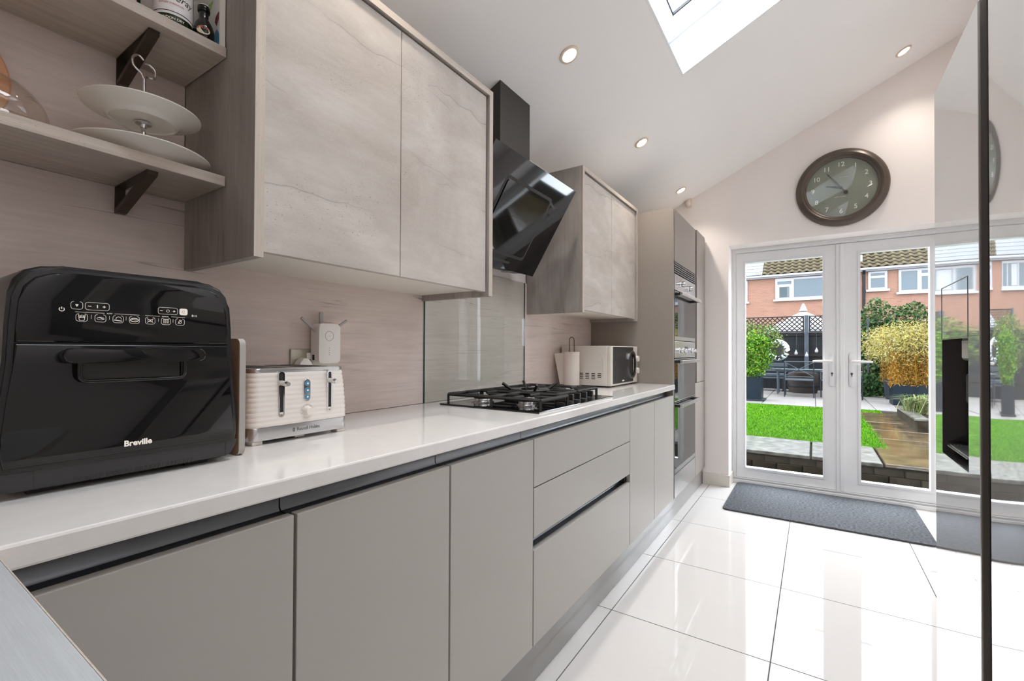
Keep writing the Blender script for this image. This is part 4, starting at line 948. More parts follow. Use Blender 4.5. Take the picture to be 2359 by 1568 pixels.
KC = (1.553, YF - .001, 2.366)
ck = thing('wall_clock', 'large round brown-rimmed clock with grey-green dial above the doors', 'clock', KC)
bm = B(); lathe(bm, [(.286, 0), (.289, .012), (.284, .030), (.268, .044), (.250, .050), (.240, .046), (.234, .036), (.226, .033), (.219, .026), (.219, .006), (.219, 0)], KC, (0, -1, 0), 72, True); obj('rim', bm, 'clock_rim', ck, True)
bm = B(); lathe(bm, [(0, .0), (.220, .0), (.220, .008), (0, .008)], KC, (0, -1, 0), 64); dlx = obj('dial', bm, 'clock_dial', ck)
yd = KC[1] - .0083
for k in range(1, 13):
    a = 2 * PI * k / 12; text(str(k), 0.047, (KC[0] + .176 * math.sin(a), yd, KC[2] + .176 * math.cos(a)), 'clock_print', dlx, MY, 'numeral', bold=0.0003)
text('NEW YORK', 0.012, (KC[0] - .006, yd, KC[2] - .066), 'clock_print', dlx, MY, bold=-0.0001, width=.075)
bm = B(); tube(bm, [(KC[0] - .01 + .0012 * k * 2, yd - .0001, KC[2] + .078 + .003 * math.sin(k * 1.9) + .0015 * math.sin(k * .7)) for k in range(24)], .0004, 4); obj('script_line', bm, 'clock_print', dlx)
def hand(ang, ln, wd, yy, nm, tail):
    s, c = math.sin(ang), math.cos(ang)
    def P(u, v): return (KC[0] + u * s + v * c, KC[2] + u * c - v * s)
    poly = [P(-tail, -.004), P(ln * .15, -wd * .6), P(ln * .3, -wd), P(ln * .75, -wd * .35), P(ln * .8, -wd * .8), P(ln * .86, -wd * .3), P(ln, 0), P(ln * .86, wd * .3), P(ln * .8, wd * .8), P(ln * .75, wd * .35), P(ln * .3, wd), P(ln * .15, wd * .6), P(-tail, .004)]
    bm = B(); prism(bm, poly, 'xz', yy, yy - .0015)
    if nm == 'minute_hand':
        q = P(-tail, 0); cyl(bm, (q[0], yy, q[1]), (q[0], yy - .002, q[1]), .013)
    obj(nm, bm, 'clock_hand', ck)
hand(math.radians(-36.5), .162, .0075, KC[1] - .014, 'minute_hand', .048)
hand(math.radians(-75), .105, .008, KC[1] - .011, 'hour_hand', .01)
bm = B(); cyl(bm, (KC[0], KC[1] - .008, KC[2]), (KC[0], KC[1] - .018, KC[2]), .009); obj('centre_pin', bm, 'clock_hand', ck)
bm = B(); lathe(bm, [(0, .022), (.2185, .022), (.2185, .0245), (0, .0245)], KC, (0, -1, 0), 64); obj('cover_glass', bm, 'clock_glass', ck)

# ================================================================== FRIDGE FREEZER, DOOR MAT
fx = 1.65
fg = thing('fridge_freezer', 'glossy silver side-by-side fridge freezer with drinks dispenser', 'fridge', (2.0, 1.18, 0))
mat('fridge_side', srgb(120, 120, 122), 0.35, metal=0.3)
obj('cabinet', box(B(), fx + .058, 2.38, 0.725, 1.632, 0.03, 1.805, .004), 'fridge_side', fg)
for x in (1.76, 2.3):
    for y in (0.80, 1.56):
        bm = B(); cyl(bm, (x, y, 0.0003), (x, y, .03), .02); obj('foot', bm, 'gap_dark', fg)
bm = B(); NS = 28; cols_ = []                                    # bowed front
for k in range(NS + 1):
    y = 0.722 + (1.183 - 0.722) * k / NS; xk = fx - .0127 + .128 * (y - .8675) ** 2
    cols_.append([bm.verts.new((xk, y, .06)), bm.verts.new((xk, y, 1.828)), bm.verts.new((fx + .055, y, 1.828)), bm.verts.new((fx + .055, y, .06))])
for a, b_ in zip(cols_[:-1], cols_[1:]):
    for k in range(4): bm.faces.new((a[k], b_[k], b_[(k + 1) % 4], a[(k + 1) % 4]))
bm.faces.new(cols_[0]); bm.faces.new(cols_[-1][::-1])
obj('door', bm, 'fridge_gloss', fg, True)
# freezer door with an opening for the dispenser
bm = B(); Y0, Y1, Z0, Z1 = 1.247, 1.635, 0.06, 1.828; a0, a1, c0, c1 = 1.326, 1.562, 0.888, 1.170
ring(bm, [(Y0, Z0), (Y1, Z0), (Y1, Z1), (Y0, Z1)], [(a0, c0), (a1, c0), (a1, c1), (a0, c1)], 'yz', fx, fx + .055)
fd = obj('freezer_door', bm, 'fridge_gloss', fg)
bm = B()
V = lambda x, y, z: bm.verts.new((x, y, z))
xi = fx + .052
q = [V(fx + .001, a0, c0), V(fx + .001, a1, c0), V(fx + .001, a1, c1), V(fx + .001, a0, c1), V(xi, a0 + .01, c0 + .02), V(xi, a1 - .01, c0 + .02), V(xi, a1 - .01, c1 - .01), V(xi, a0 + .01, c1 - .01)]
for f in ((0, 1, 5, 4), (1, 2, 6, 5), (2, 3, 7, 6), (3, 0, 4, 7), (4, 5, 6, 7)): bm.faces.new([q[i] for i in f])
rc = obj('dispenser_recess', bm, 'recess_black', fd)
bm = B(); box(bm, fx + .004, fx + .05, a0 + .03, a1 - .03, c0 + .0215, c0 + .0245)
for k in range(7): box(bm, fx + .008 + k * .006, fx + .011 + k * .006, a0 + .035, a1 - .035, c0 + .0245, c0 + .027)
obj('drip_tray', bm, 'aluminium_dark', rc)
bm = B(); box(bm, fx + .028, fx + .050, 1.40, 1.49, 1.02, 1.09, .006); box(bm, fx + .02, fx + .05, 1.41, 1.48, 1.12, 1.158, .006); obj('paddle', bm, 'black_satin', rc)
obj('control_panel', frameb(B(), a0, a1, c1 + .001, 1.300, .0016, 'yz', fx - .0008, fx), 'aluminium_dark', fd)
obj('nozzle_cover', box(B(), fx + .012, fx + .05, 1.385, 1.44, c1 - .045, c1 - .002, .003), 'plastic_grey', rc)
bm = B(); box(bm, fx + .012, fx + .055, 1.1835, 1.2465, 0.06, 1.825); gp = obj('grip_channel', bm, 'aluminium_dark', fg)
bm = B(); box(bm, fx - .001, fx + .012, 1.236, 1.2465, 0.06, 1.826, .002); obj('bronze_strip', bm, mat('bronze_trim', (0.20, 0.175, 0.16), 0.3, metal=0.9), gp)

bm = B()
outl = rrect(1.4065, 4.0, 1.158, 0.80, .04, 5)
dm = thing('door_mat', 'grey door mat in front of the french doors', 'door mat', (1.41, 4.0, 0))
prism(bm, outl, 'xy', 0.0004, 0.011, .003, 2); obj('mat_pile', bm, 'mat_carpet', dm, True)
mat('mat_edge', srgb(70, 71, 74), .9)
obj('bound_edge', ring(B(), rrect(1.4065, 4.0, 1.164, 0.806, .043, 5), rrect(1.4065, 4.0, 1.158, 0.80, .04, 5), 'xy', 0.0004, 0.008), 'mat_edge', dm)

#GARDEN#
# ================================================================== THE GARDEN
G = 0.10
mat('wet_slab', (0.045, 0.04, 0.03), 0.25, spec=0.12, var=0.5, vscale=5)
mat('moss_ground', (0.014, 0.014, 0.006), 0.5, var=0.6, vscale=14, spec=0.04)
mat('old_brick', (0.014, 0.0105, 0.006), 0.6, var=0.5, vscale=9, spec=0.04)
mat('old_mortar', (0.0095, 0.0078, 0.005), 0.8, spec=0.04)
mat('coping_stone_mat', (0.040, 0.037, 0.030), 0.25, spec=0.12, var=0.75, vscale=11, bump=0.3, bscale=30)
mat('path_stone', (0.040, 0.027, 0.014), 0.10, spec=0.32, var=0.5, vscale=5, bump=1.0, bscale=6)
mat('patio_stone', (0.098, 0.090, 0.084), 0.5, var=0.08, vscale=3, spec=0.04)
mat('patio_joint', (0.045, 0.042, 0.04), 0.8, spec=0.04)
mat('soil', (0.012, 0.009, 0.007), 0.9, spec=0.04)
mat('lawn_soil', (0.012, 0.050, 0.001), 0.9, var=0.4, vscale=6, spec=0.04)
mat('planter_grey', (0.0045, 0.0075, 0.0105), 0.35, spec=0.04)
mat('planter_light', (0.020, 0.024, 0.029), 0.4, spec=0.04)
mat('fence_dark', (0.0065, 0.0075, 0.0085), 0.6, var=0.3, vscale=10, spec=0.04)
mat('fence_lattice', (0.010, 0.008, 0.008), 0.6, spec=0.04)
mat('post_grey', (0.028, 0.032, 0.038), 0.6, var=0.2, spec=0.04)
mat('garden_metal', (0.035, 0.042, 0.048), 0.3, metal=0.2, spec=0.04)
mat('garden_metal_dark', (0.010, 0.012, 0.014), 0.4, spec=0.04)
mat('wicker_brown', (0.022, 0.017, 0.015), 0.7, var=0.3, vscale=60, spec=0.04)
mat('cushion_blue', (0.024, 0.03, 0.038), 0.8, spec=0.04)
mat('garden_table_glass', (0.03, 0.045, 0.05), 0.05, spec=0.7)
mat('parasol_white', (0.15, 0.15, 0.155), 0.8, spec=0.04)
mat('house_white', (0.17, 0.17, 0.175), 0.4, spec=0.04)
mat('house_pane', (0.018, 0.030, 0.038), 0.08, spec=0.32)
mat('house_curtain', (0.035, 0.042, 0.045), 0.8, spec=0.04)
mat('house_pipe', (0.009, 0.009, 0.011), 0.4, spec=0.04)
mat('pantile', (0.024, 0.018, 0.008), 0.6, var=0.75, vscale=5, spec=0.04)
mat('slate', (0.085, 0.088, 0.093), 0.5, var=0.15, vscale=2, spec=0.04)
mat('tile_underlay', (0.014, 0.011, 0.008), 0.9, spec=0.04)
mat('mirror_tile', (0.35, 0.37, 0.38), 0.05, metal=1.0)
mat('mirror_glass', (0.05, 0.055, 0.045), 0.05, metal=0.6)
mat('bulb_white', (0.14, 0.145, 0.15), 0.3, spec=0.04)
island_mat('grass_blade', [(0.016, 0.068, 0.0003), (0.027, 0.100, 0.0004), (0.045, 0.128, 0.0006), (0.070, 0.140, 0.008)], 0.6, 0.04)
island_mat('leaf_bright', [(0.010, 0.040, 0.003), (0.026, 0.075, 0.004), (0.050, 0.105, 0.006), (0.085, 0.130, 0.012)], 0.5, 0.04)
island_mat('leaf_dark', [(0.003, 0.012, 0.003), (0.008, 0.026, 0.006), (0.018, 0.040, 0.012), (0.030, 0.055, 0.014)], 0.45, 0.04)
island_mat('leaf_hedge', [(0.005, 0.016, 0.005), (0.013, 0.034, 0.010), (0.026, 0.052, 0.014), (0.045, 0.062, 0.020), (0.055, 0.045, 0.022)], 0.45, 0.04)
island_mat('leaf_gold', [(0.12, 0.078, 0.016), (0.16, 0.125, 0.032), (0.155, 0.150, 0.042), (0.19, 0.16, 0.085)], 0.6, 0.04)
island_mat('leaf_orange', [(0.085, 0.034, 0.003), (0.13, 0.056, 0.006), (0.155, 0.080, 0.012), (0.17, 0.105, 0.026)], 0.6, 0.04)
island_mat('leaf_tan', [(0.020, 0.050, 0.008), (0.050, 0.075, 0.016), (0.090, 0.095, 0.034), (0.120, 0.110, 0.060)], 0.6, 0.04)
island_mat('leaf_olive', [(0.014, 0.032, 0.006), (0.032, 0.058, 0.010), (0.055, 0.080, 0.018), (0.085, 0.095, 0.030)], 0.6, 0.04)
def brick_wall_mat():
    m, nt, b = new_mat('house_brick'); N = nt.nodes; L = nt.links
    tc = N.new('ShaderNodeTexCoord'); sx = N.new('ShaderNodeSeparateXYZ'); cx = N.new('ShaderNodeCombineXYZ'); L.new(tc.outputs['Object'], sx.inputs[0])
    L.new(sx.outputs[0], cx.inputs[0]); L.new(sx.outputs[2], cx.inputs[1])
    br = N.new('ShaderNodeTexBrick'); L.new(cx.outputs[0], br.inputs['Vector']); br.inputs['Scale'].default_value = 1.0
    br.inputs['Brick Width'].default_value = 0.225; br.inputs['Row Height'].default_value = 0.075; br.inputs['Mortar Size'].default_value = 0.008
    br.inputs['Color1'].default_value = (0.056, 0.014, 0.007, 1); br.inputs['Color2'].default_value = (0.092, 0.034, 0.018, 1); br.inputs['Mortar'].default_value = (0.10, 0.065, 0.047, 1)
    n = N.new('ShaderNodeTexNoise'); n.inputs['Scale'].default_value = 7; n.inputs['Detail'].default_value = 6; n.inputs['Roughness'].default_value = 0.75; L.new(tc.outputs['Object'], n.inputs['Vector'])
    mx = N.new('ShaderNodeMix'); mx.data_type = 'RGBA'; mx.inputs[7].default_value = (0.115, 0.056, 0.033, 1); L.new(n.outputs[0], mx.inputs[0]); L.new(br.outputs[0], mx.inputs[6]); L.new(mx.outputs[2], b.inputs['Base Color'])
    b.inputs['Roughness'].default_value = 0.85; MATS['house_brick'] = m
brick_wall_mat()

def leaves(centres, size, elong=1.6, up=0.0, droop=0.0):
    """small folded leaf blades at the given points"""
    n = len(centres); c = np.asarray(centres); d = rng.normal(size=(n, 3)); d[:, 2] += up - droop; d /= np.linalg.norm(d, axis=1)[:, None]
    a = rng.normal(size=(n, 3)); s = np.cross(d, a); s /= np.linalg.norm(s, axis=1)[:, None]; nn = np.cross(d, s)
    L_ = (size * rng.uniform(.6, 1.3, n) * elong)[:, None]; W_ = (size * rng.uniform(.6, 1.2, n))[:, None]
    v = np.stack([c - d * L_ * .5, c + s * W_ * .5 + nn * W_ * .15, c + d * L_ * .5, c - s * W_ * .5 + nn * W_ * .15], 1).reshape(-1, 3)
    f = [(4 * i, 4 * i + 1, 4 * i + 2, 4 * i + 3) for i in range(n)]
    return (v.tolist(), [], f)
def blob(n, c, r, shell=0.55, squash=1.0):
    d = rng.normal(size=(n, 3)); d /= np.linalg.norm(d, axis=1)[:, None]; q = (shell + (1 - shell) * rng.random(n))[:, None]
    lump = 1 + .18 * np.sin(d[:, :1] * 7 + d[:, 1:2] * 5) * np.cos(d[:, 2:] * 6)
    return np.asarray(c) + d * q * lump * np.asarray(r)

# ground outside
def struct(name, bm, m, parent=None):
    o = obj(name, bm, m, parent); tag(o, kind='structure'); return o
struct('courtyard_ground', box(B(), -3, 6.2, 4.52, 5.47, -0.30, -0.15), 'moss_ground')
struct('outside_ground', box(B(), -14, 30, 14.7, 26, -0.30, 0.0), 'soil')
sw = struct('step_wall', box(B(), -1.5, 4, 5.478, 5.62, -0.30, 0.055), 'old_mortar')
src = None
for r in range(3):
    for k in range(14):
        x = 0.05 + k * .225 + (.112 if r % 2 else 0)
        if x > 3.1: continue
        if src is None: src = obj('brick', box(B(), 0, .214, 5.464, 5.50, 0, .063, .004, 1), 'old_brick', sw); o = src
        else: o = inst(src, 'brick', sw)
        o.location = (x, rng.uniform(-.004, .004), -.148 + r * .068)
cop = struct('coping', box(B(), -1.5, 1.93, 5.50, 6.36, 0.0, 0.062), 'old_mortar')
for x0, x1 in ((-1.45, 0.30), (0.31, 1.345), (1.362, 1.915)):
    obj('coping_stone', box(B(), x0, x1, 5.445, 6.36, .0625, G, .008, 2), 'coping_stone_mat', cop)
pth_ = struct('garden_path', box(B(), 1.93, 4.0, 5.50, 10.33, 0.0, 0.070), 'old_mortar')
for x0, x1, y0, y1 in ((1.93, 2.55, 5.445, 6.30), (2.56, 3.3, 5.445, 6.30), (2.02, 2.62, 6.31, 7.05), (2.02, 2.62, 7.06, 7.80), (2.02, 2.75, 7.81, 8.60), (2.02, 2.62, 8.61, 9.30), (1.98, 2.62, 9.31, 9.90), (2.63, 3.3, 6.31, 7.45), (2.63, 3.3, 7.46, 7.80), (2.63, 3.3, 9.62, 10.3)):
    obj('path_slab', box(B(), x0, x1, y0, y1, .0705, G + rng.uniform(-.004, .006), .006, 1), 'path_stone', pth_)
pat = struct('patio', box(B(), -3, 6, 10.335, 14.7, 0.0, 0.085), 'patio_joint')
src = None
for i in range(8):
    for j in range(5):
        if src is None: src = obj('patio_slab', box(B(), 0, .89, 0, .86, .0855, G + .004, .004, 1), 'patio_stone', pat); o = src
        else: o = inst(src, 'patio_slab', pat)
        o.location = (-2.2 + i * .90 + .014, 10.34 + j * .87, rng.uniform(-.002, .002))
# lawn
lw = struct('lawn_ground', box(B(), -3, 2.01, 6.365, 10.33, 0.0, 0.085), 'lawn_soil')
n = 62000
bx_ = np.stack([rng.uniform(-1.2, 2.06, n), 6.34 + 3.98 * rng.random(n) ** 1.25, np.full(n, .085)], 1)
ex_ = np.stack([rng.uniform(1.95, 2.35, 900), rng.uniform(9.9, 10.33, 900), np.full(900, .09)], 1); bx_ = np.concatenate([bx_, ex_]); n = len(bx_)
hgt = rng.uniform(.014, .032, n); an = rng.uniform(0, 2 * PI, n); wd = rng.uniform(.0022, .0048, n) * (1 + (bx_[:, 1] - 6.3) * .25); ln = rng.normal(0, .012, (n, 2))
s_ = np.stack([np.cos(an) * wd, np.sin(an) * wd, np.zeros(n)], 1); tip = bx_ + np.stack([ln[:, 0], ln[:, 1], hgt], 1)
v = np.stack([bx_ - s_, bx_ + s_, tip], 1).reshape(-1, 3)
gr_ = obj('lawn_grass', (v.tolist(), [], [(3 * i, 3 * i + 1, 3 * i + 2) for i in range(n)]), 'grass_blade')
tag(gr_, 'bright green lawn grass beyond the stone step', 'grass', kind='stuff')
# raised bed
rbed = thing('raised_bed', 'low stone raised bed beside the wet garden path', 'raised bed', (3.0, 8.7, G))
obj('bed_wall', frameb(B(), 2.50, 3.6, 7.85, 9.6, .10, 'xy', .085, .245), 'old_brick', rbed)
obj('bed_soil', box(B(), 2.601, 3.499, 7.951, 9.499, .09, .24), 'soil', rbed)
for y0, y1 in ((7.84, 8.42), (8.43, 9.01), (9.02, 9.61)): obj('bed_coping', box(B(), 2.47, 2.62, y0, y1, .2455, .275, .005, 1), 'coping_stone_mat', rbed)
for x0, x1 in ((2.625, 3.1), (3.11, 3.62)): obj('bed_coping', box(B(), x0, x1, 7.84, 7.98, .2455, .275, .005, 1), 'coping_stone_mat', rbed)
pl_ = thing('ornamental_grass', 'pale arching ornamental grass growing in the raised bed', 'plant', (2.75, 8.9, .24))
bm = B()
vsx, fsx = [], []
for k in range(420):
    a = rng.uniform(0, 2 * PI); l_ = rng.uniform(.18, .42); c = np.array([2.78 + rng.normal(0, .12), 8.95 + rng.normal(0, .15), .24]); o_ = np.array([math.cos(a), math.sin(a), 0]); w_ = np.array([-math.sin(a), math.cos(a), 0]) * .006
    p = [c, c + o_ * l_ * .3 + np.array([0, 0, l_ * .65]), c + o_ * l_ * .85 + np.array([0, 0, l_ * .6])]; b0 = len(vsx)
    vsx += [p[0] - w_, p[0] + w_, p[1] + w_, p[1] - w_, p[2]]; fsx += [(b0, b0 + 1, b0 + 2, b0 + 3), (b0 + 3, b0 + 2, b0 + 4)]
obj('blades', ([tuple(q) for q in vsx], [], fsx), 'leaf_tan', pl_); bm.free()

# planters and shrubs
def planter(name, label, x0, x1, y0, y1, zt, m, taper=.03, z0=G + .006):
    t = thing(name, label, 'planter', ((x0 + x1) / 2, (y0 + y1) / 2, z0)); bm = B()
    def loop(i, z, tp): return [bm.verts.new(p) for p in ((x0 + i + tp, y0 + i + tp, z), (x1 - i - tp, y0 + i + tp, z), (x1 - i - tp, y1 - i - tp, z), (x0 + i + tp, y1 - i - tp, z))]
    L_ = [loop(0, z0, taper), loop(0, zt, 0), loop(.03, zt, 0), loop(.03, zt - .05, 0)]
    for a, b_ in zip(L_[:-1], L_[1:]):
        for i in range(4): bm.faces.new((a[i], a[(i + 1) % 4], b_[(i + 1) % 4], b_[i]))
    bm.faces.new(L_[0]); obj('box', bm, m, t)
    obj('soil', box(B(), x0 + .031, x1 - .031, y0 + .031, y1 - .031, zt - .06, zt - .045), 'soil', t); return t
p1 = planter('planter_box', 'dark square planter holding the bright green shrub', -0.02, 0.47, 10.78, 11.25, .59, 'planter_grey', .0, .135)
obj('saucer', box(B(), -.06, .53, 10.73, 11.30, G + .005, .134, .006, 1), 'garden_metal_dark', p1)
def shrub(name, label, base, foliage, m, stems, size, elong=1.6, top=None):
    t = thing(name, label, 'shrub', base); bm = B()
    for a, b_ in stems: tube(bm, [base, a, b_], [.014, .010, .005], 5)
    obj('stems', bm, 'wicker_brown', t); obj('foliage', leaves(foliage, size, elong), m, t); return t
F1 = np.concatenate([blob(3600, (0.26, 11.0, 1.08), (.42, .36, .46)), blob(1000, (0.42, 10.92, 1.30), (.24, .2, .18)), blob(500, (0.25, 10.9, .72), (.3, .25, .14))])
shrub('green_shrub', 'bright lime green shrub in the dark square planter', (0.23, 11.0, .545), F1, 'leaf_bright', [((.1, 11, .9), (-.05, 11, 1.3)), ((.3, 11.05, .95), (.4, 11, 1.4)), ((.22, 10.95, .9), (.2, 10.9, 1.45))], .036)
F2 = np.concatenate([blob(2600, (-.15, 12.6, 1.3), (.7, .5, .62)), blob(900, (.35, 12.9, 1.5), (.45, .4, .35))])
shrub('dark_shrub', 'olive green shrub behind the lime shrub by the lattice', (0.0, 12.7, G), F2, 'leaf_olive', [((-.1, 12.7, .7), (-.3, 12.7, 1.4)), ((.1, 12.8, .8), (.35, 12.9, 1.6))], .038)
planter('planter_box', 'tall tapered grey planter behind the trough of golden bamboo', 2.66, 2.98, 12.75, 13.07, .535, 'planter_light', .04)
planter('planter_trough', 'long dark trough planter of golden bamboo', 2.66, 3.65, 11.45, 12.0, .51, 'planter_grey', .0)
def bamboo(name, label, x0, x1, y0, y1, z0, zt, nst, nlo, nhi, sway):
    t = thing(name, label, 'bamboo', ((x0 + x1) / 2, (y0 + y1) / 2, z0)); bm = B()
    for k in range(nst):
        x, y = rng.uniform(x0, x1), rng.uniform(y0, y1); h = rng.uniform(.75, 1.0) * (zt - z0); dx = rng.normal(-.05, sway)
        tube(bm, [(x, y, z0), (x + dx * .3, y, z0 + h * .5), (x + dx, y + rng.normal(0, .05), z0 + h)], [.006, .005, .002], 4)
    obj('canes', bm, 'leaf_orange', t)
    q = rng.random((nlo, 3)); c = np.stack([x0 - .1 + (x1 - x0 + .15) * q[:, 0], y0 - .1 + (y1 - y0 + .2) * q[:, 1], z0 + (zt - z0) * .55 * q[:, 2]], 1); obj('lower_leaves', leaves(c, .014, 6.0, up=.8), 'leaf_orange', t)
    c = blob(nhi, ((x0 + x1) / 2 - .1, (y0 + y1) / 2, z0 + (zt - z0) * .66), ((x1 - x0) / 2 + .42, (y1 - y0) / 2 + .3, (zt - z0) * .38), .2); obj('upper_leaves', leaves(c, .015, 5.0, up=.3), 'leaf_gold', t)
bamboo('golden_bamboo', 'golden orange bamboo growing in the dark trough', 2.72, 3.6, 11.5, 11.95, .46, 1.72, 70, 5200, 9000, .15)
bamboo('golden_bamboo', 'pale golden bamboo growing in the tapered grey planter', 2.70, 2.94, 12.8, 13.02, .48, 1.70, 24, 900, 3000, .22)
# hedge
hg = thing('hedge', 'tall mixed leafy hedge along the garden boundary behind the bamboo', 'hedge', (3.6, 14.3, G))
q = rng.random((9000, 3)); topz = 2.0 + .25 * np.sin(q[:, 0] * 9) + .15 * np.sin(q[:, 0] * 23)
cH = np.stack([2.35 + 3.2 * q[:, 0], 13.9 + .5 * q[:, 1] ** 2, .12 + topz * q[:, 2] ** .8], 1)
obj('foliage', leaves(cH, .055, 1.6), 'leaf_hedge', hg)
cH = np.stack([rng.uniform(2.2, 2.75, 900), rng.uniform(13.2, 13.7, 900), .12 + .5 * rng.random(900)], 1)
lb_ = thing('low_shrub', 'low dark green shrub at the foot of the hedge', 'shrub', (2.45, 13.45, G)); obj('foliage', leaves(cH, .06, 1.5), 'leaf_dark', lb_)
obj('stems', tube(B(), [(2.45, 13.45, G + .005), (2.45, 13.45, .45)], .012, 6), 'wicker_brown', lb_)
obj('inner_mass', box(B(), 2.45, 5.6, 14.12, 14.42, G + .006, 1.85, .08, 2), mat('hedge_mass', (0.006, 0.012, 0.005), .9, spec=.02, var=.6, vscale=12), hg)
obj('trunks', tube(B(), [(3.2, 14.35, G), (3.2, 14.35, 1.7)], .04, 6), 'wicker_brown', hg)
tag(obj('garden_post', box(B(), 2.44, 2.476, 13.76, 13.80, G + .006, 1.93, .003, 1), 'planter_light', None), 'slim pale grey post standing in front of the hedge', 'post')
sh_ = thing('hedge', 'unseen tall green hedge added to block open sky in reflections', 'hedge', (5.6, 10.0, G))  # added out of view so glass reflects greenery instead of bright sky
q = rng.random((9000, 3)); cS = np.stack([5.25 + .3 * q[:, 0] ** 2, 5.2 + 8.0 * q[:, 1], .12 + (2.0 + .12 * np.sin(q[:, 1] * 19)) * q[:, 2] ** .85], 1)
obj('foliage', leaves(cS, .07, 1.6), 'leaf_olive', sh_)
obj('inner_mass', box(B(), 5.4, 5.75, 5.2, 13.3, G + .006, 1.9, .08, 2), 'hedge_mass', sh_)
# fence with lattice top
fn = thing('garden_fence', 'dark boarded garden fence with diamond lattice top', 'fence', (1.0, 14.6, G))
src = None
for k in range(34):
    x = -1.6 + k * .125
    if src is None: src = obj('board', box(B(), 0, .1246, 14.60, 14.618, G + .006, 1.63, .002, 1), 'fence_dark', fn); o = src
    else: o = inst(src, 'board', fn)
    o.location = (x, rng.uniform(-.004, .004), 0)
for z in (.45, 1.0, 1.55): obj('rail', box(B(), -1.6, 2.65, 14.56, 14.595, z, z + .075, .003, 1), 'fence_lattice', fn)
for x in (-.62, 1.17, 2.62): obj('post', box(B(), x, x + .10, 14.46, 14.56, G + .006, 2.10, .004, 1), 'post_grey', fn)
for x0, x1 in ((-.515, 1.165), (1.275, 2.615)):
    fr_ = obj('lattice_frame', frameb(B(), x0, x1, 1.655, 2.085, .028, 'xz', 14.49, 14.53), 'fence_lattice', fn)
    p_ = .115; k = 0
    for sgn in (1, -1):
        s0 = x0 - .45
        while s0 < x1 + .45:
            # slat from the lower to the upper rail, cut at the frame
            za, zb_ = 1.683, 2.057; xa, xb = (s0, s0 + (zb_ - za)) if sgn > 0 else (s0 + (zb_ - za), s0)
            lo, hi = x0 + .028, x1 - .028
            def cutp(xa, za, xb, zb_):
                pts = []
                for t in np.linspace(0, 1, 2): pts.append((xa + (xb - xa) * t, za + (zb_ - za) * t))
                (ax, az), (bx2, bz) = pts
                if max(ax, bx2) < lo or min(ax, bx2) > hi: return None
                f = lambda xx: az + (bz - az) * (xx - ax) / (bx2 - ax)
                if ax < lo: ax, az = lo, f(lo)
                if bx2 < lo: bx2, bz = lo, pts[0][1] + (pts[1][1] - pts[0][1]) * (lo - pts[0][0]) / (pts[1][0] - pts[0][0])
                if ax > hi: ax, az = hi, pts[0][1] + (pts[1][1] - pts[0][1]) * (hi - pts[0][0]) / (pts[1][0] - pts[0][0])
                if bx2 > hi: bx2, bz = hi, pts[0][1] + (pts[1][1] - pts[0][1]) * (hi - pts[0][0]) / (pts[1][0] - pts[0][0])
                return (ax, az), (bx2, bz)
            c = cutp(xa, za, xb, zb_)
            if c and abs(c[0][0] - c[1][0]) > .03:
                (ax, az), (bx2, bz) = c; h_ = .017
                obj('lattice_slat', prism(B(), [(ax, az - h_), (bx2, bz - h_), (bx2, bz + h_), (ax, az + h_)], 'xz', 14.505 if sgn > 0 else 14.514, 14.513 if sgn > 0 else 14.522), 'fence_lattice', fr_)
            s0 += p_
# hanging bulbs
for x, z, lab in ((1.00, 1.10, 'small white bulb hanging between the round mirror and the fence post'), (1.23, 1.05, 'small white bulb hanging right in front of the grey fence post'), (1.44, 1.16, 'small white bulb hanging beyond the fence post, highest of the three')):
    t = thing('hanging_bulb', lab, 'bulb', (x, 13.9, z), group='hanging bulbs before the fence')
    bm = B(); lathe(bm, [(0, -.055), (.030, -.045), (.040, -.015), (.030, .02), (.014, .045), (.014, .075), (0, .075)], (x, 13.9, z), seg=14); obj('glass', bm, 'bulb_white', t, True)
    obj('wire', tube(B(), [(x, 13.9, z + .07), (x, 14.2, 1.45), (x, 14.4885, 1.668)], .004, 4), 'garden_metal_dark', t)
# round mirror ornament
mo = thing('garden_mirror', 'round mirrored wreath ornament hanging among the greenery', 'mirror', (.62, 13.3, 1.15))
mc = Vector((.62, 13.30, 1.17))
bm = B(); lathe(bm, [(0, 0), (.155, 0), (.155, .02), (0, .02)], mc, (0, -1, 0), 32); obj('mirror_face', bm, 'mirror_glass', mo)
src = None
for k in range(16):
    a = 2 * PI * k / 16; a2 = 2 * PI * (k + 1) / 16; am = (a + a2) / 2; bm = B()
    P = lambda r, an, y: bm.verts.new((mc.x + r * math.cos(an), mc.y - y, mc.z + r * math.sin(an)))
    q = [P(.15, a, .02), P(.27, a, .0), P(.27, a2, .0), P(.15, a2, .02), P(.21, am, .05)]
    for f in ((0, 1, 4), (1, 2, 4), (2, 3, 4), (3, 0, 4)): bm.faces.new([q[i] for i in f])
    bm.faces.new([q[i] for i in (3, 2, 1, 0)]); obj('mirror_facet', bm, 'mirror_tile', mo)
obj('hanger', tube(B(), [(mc.x, mc.y + .01, mc.z), (mc.x, 14.55, 1.58)], .006, 5), 'garden_metal_dark', mo)
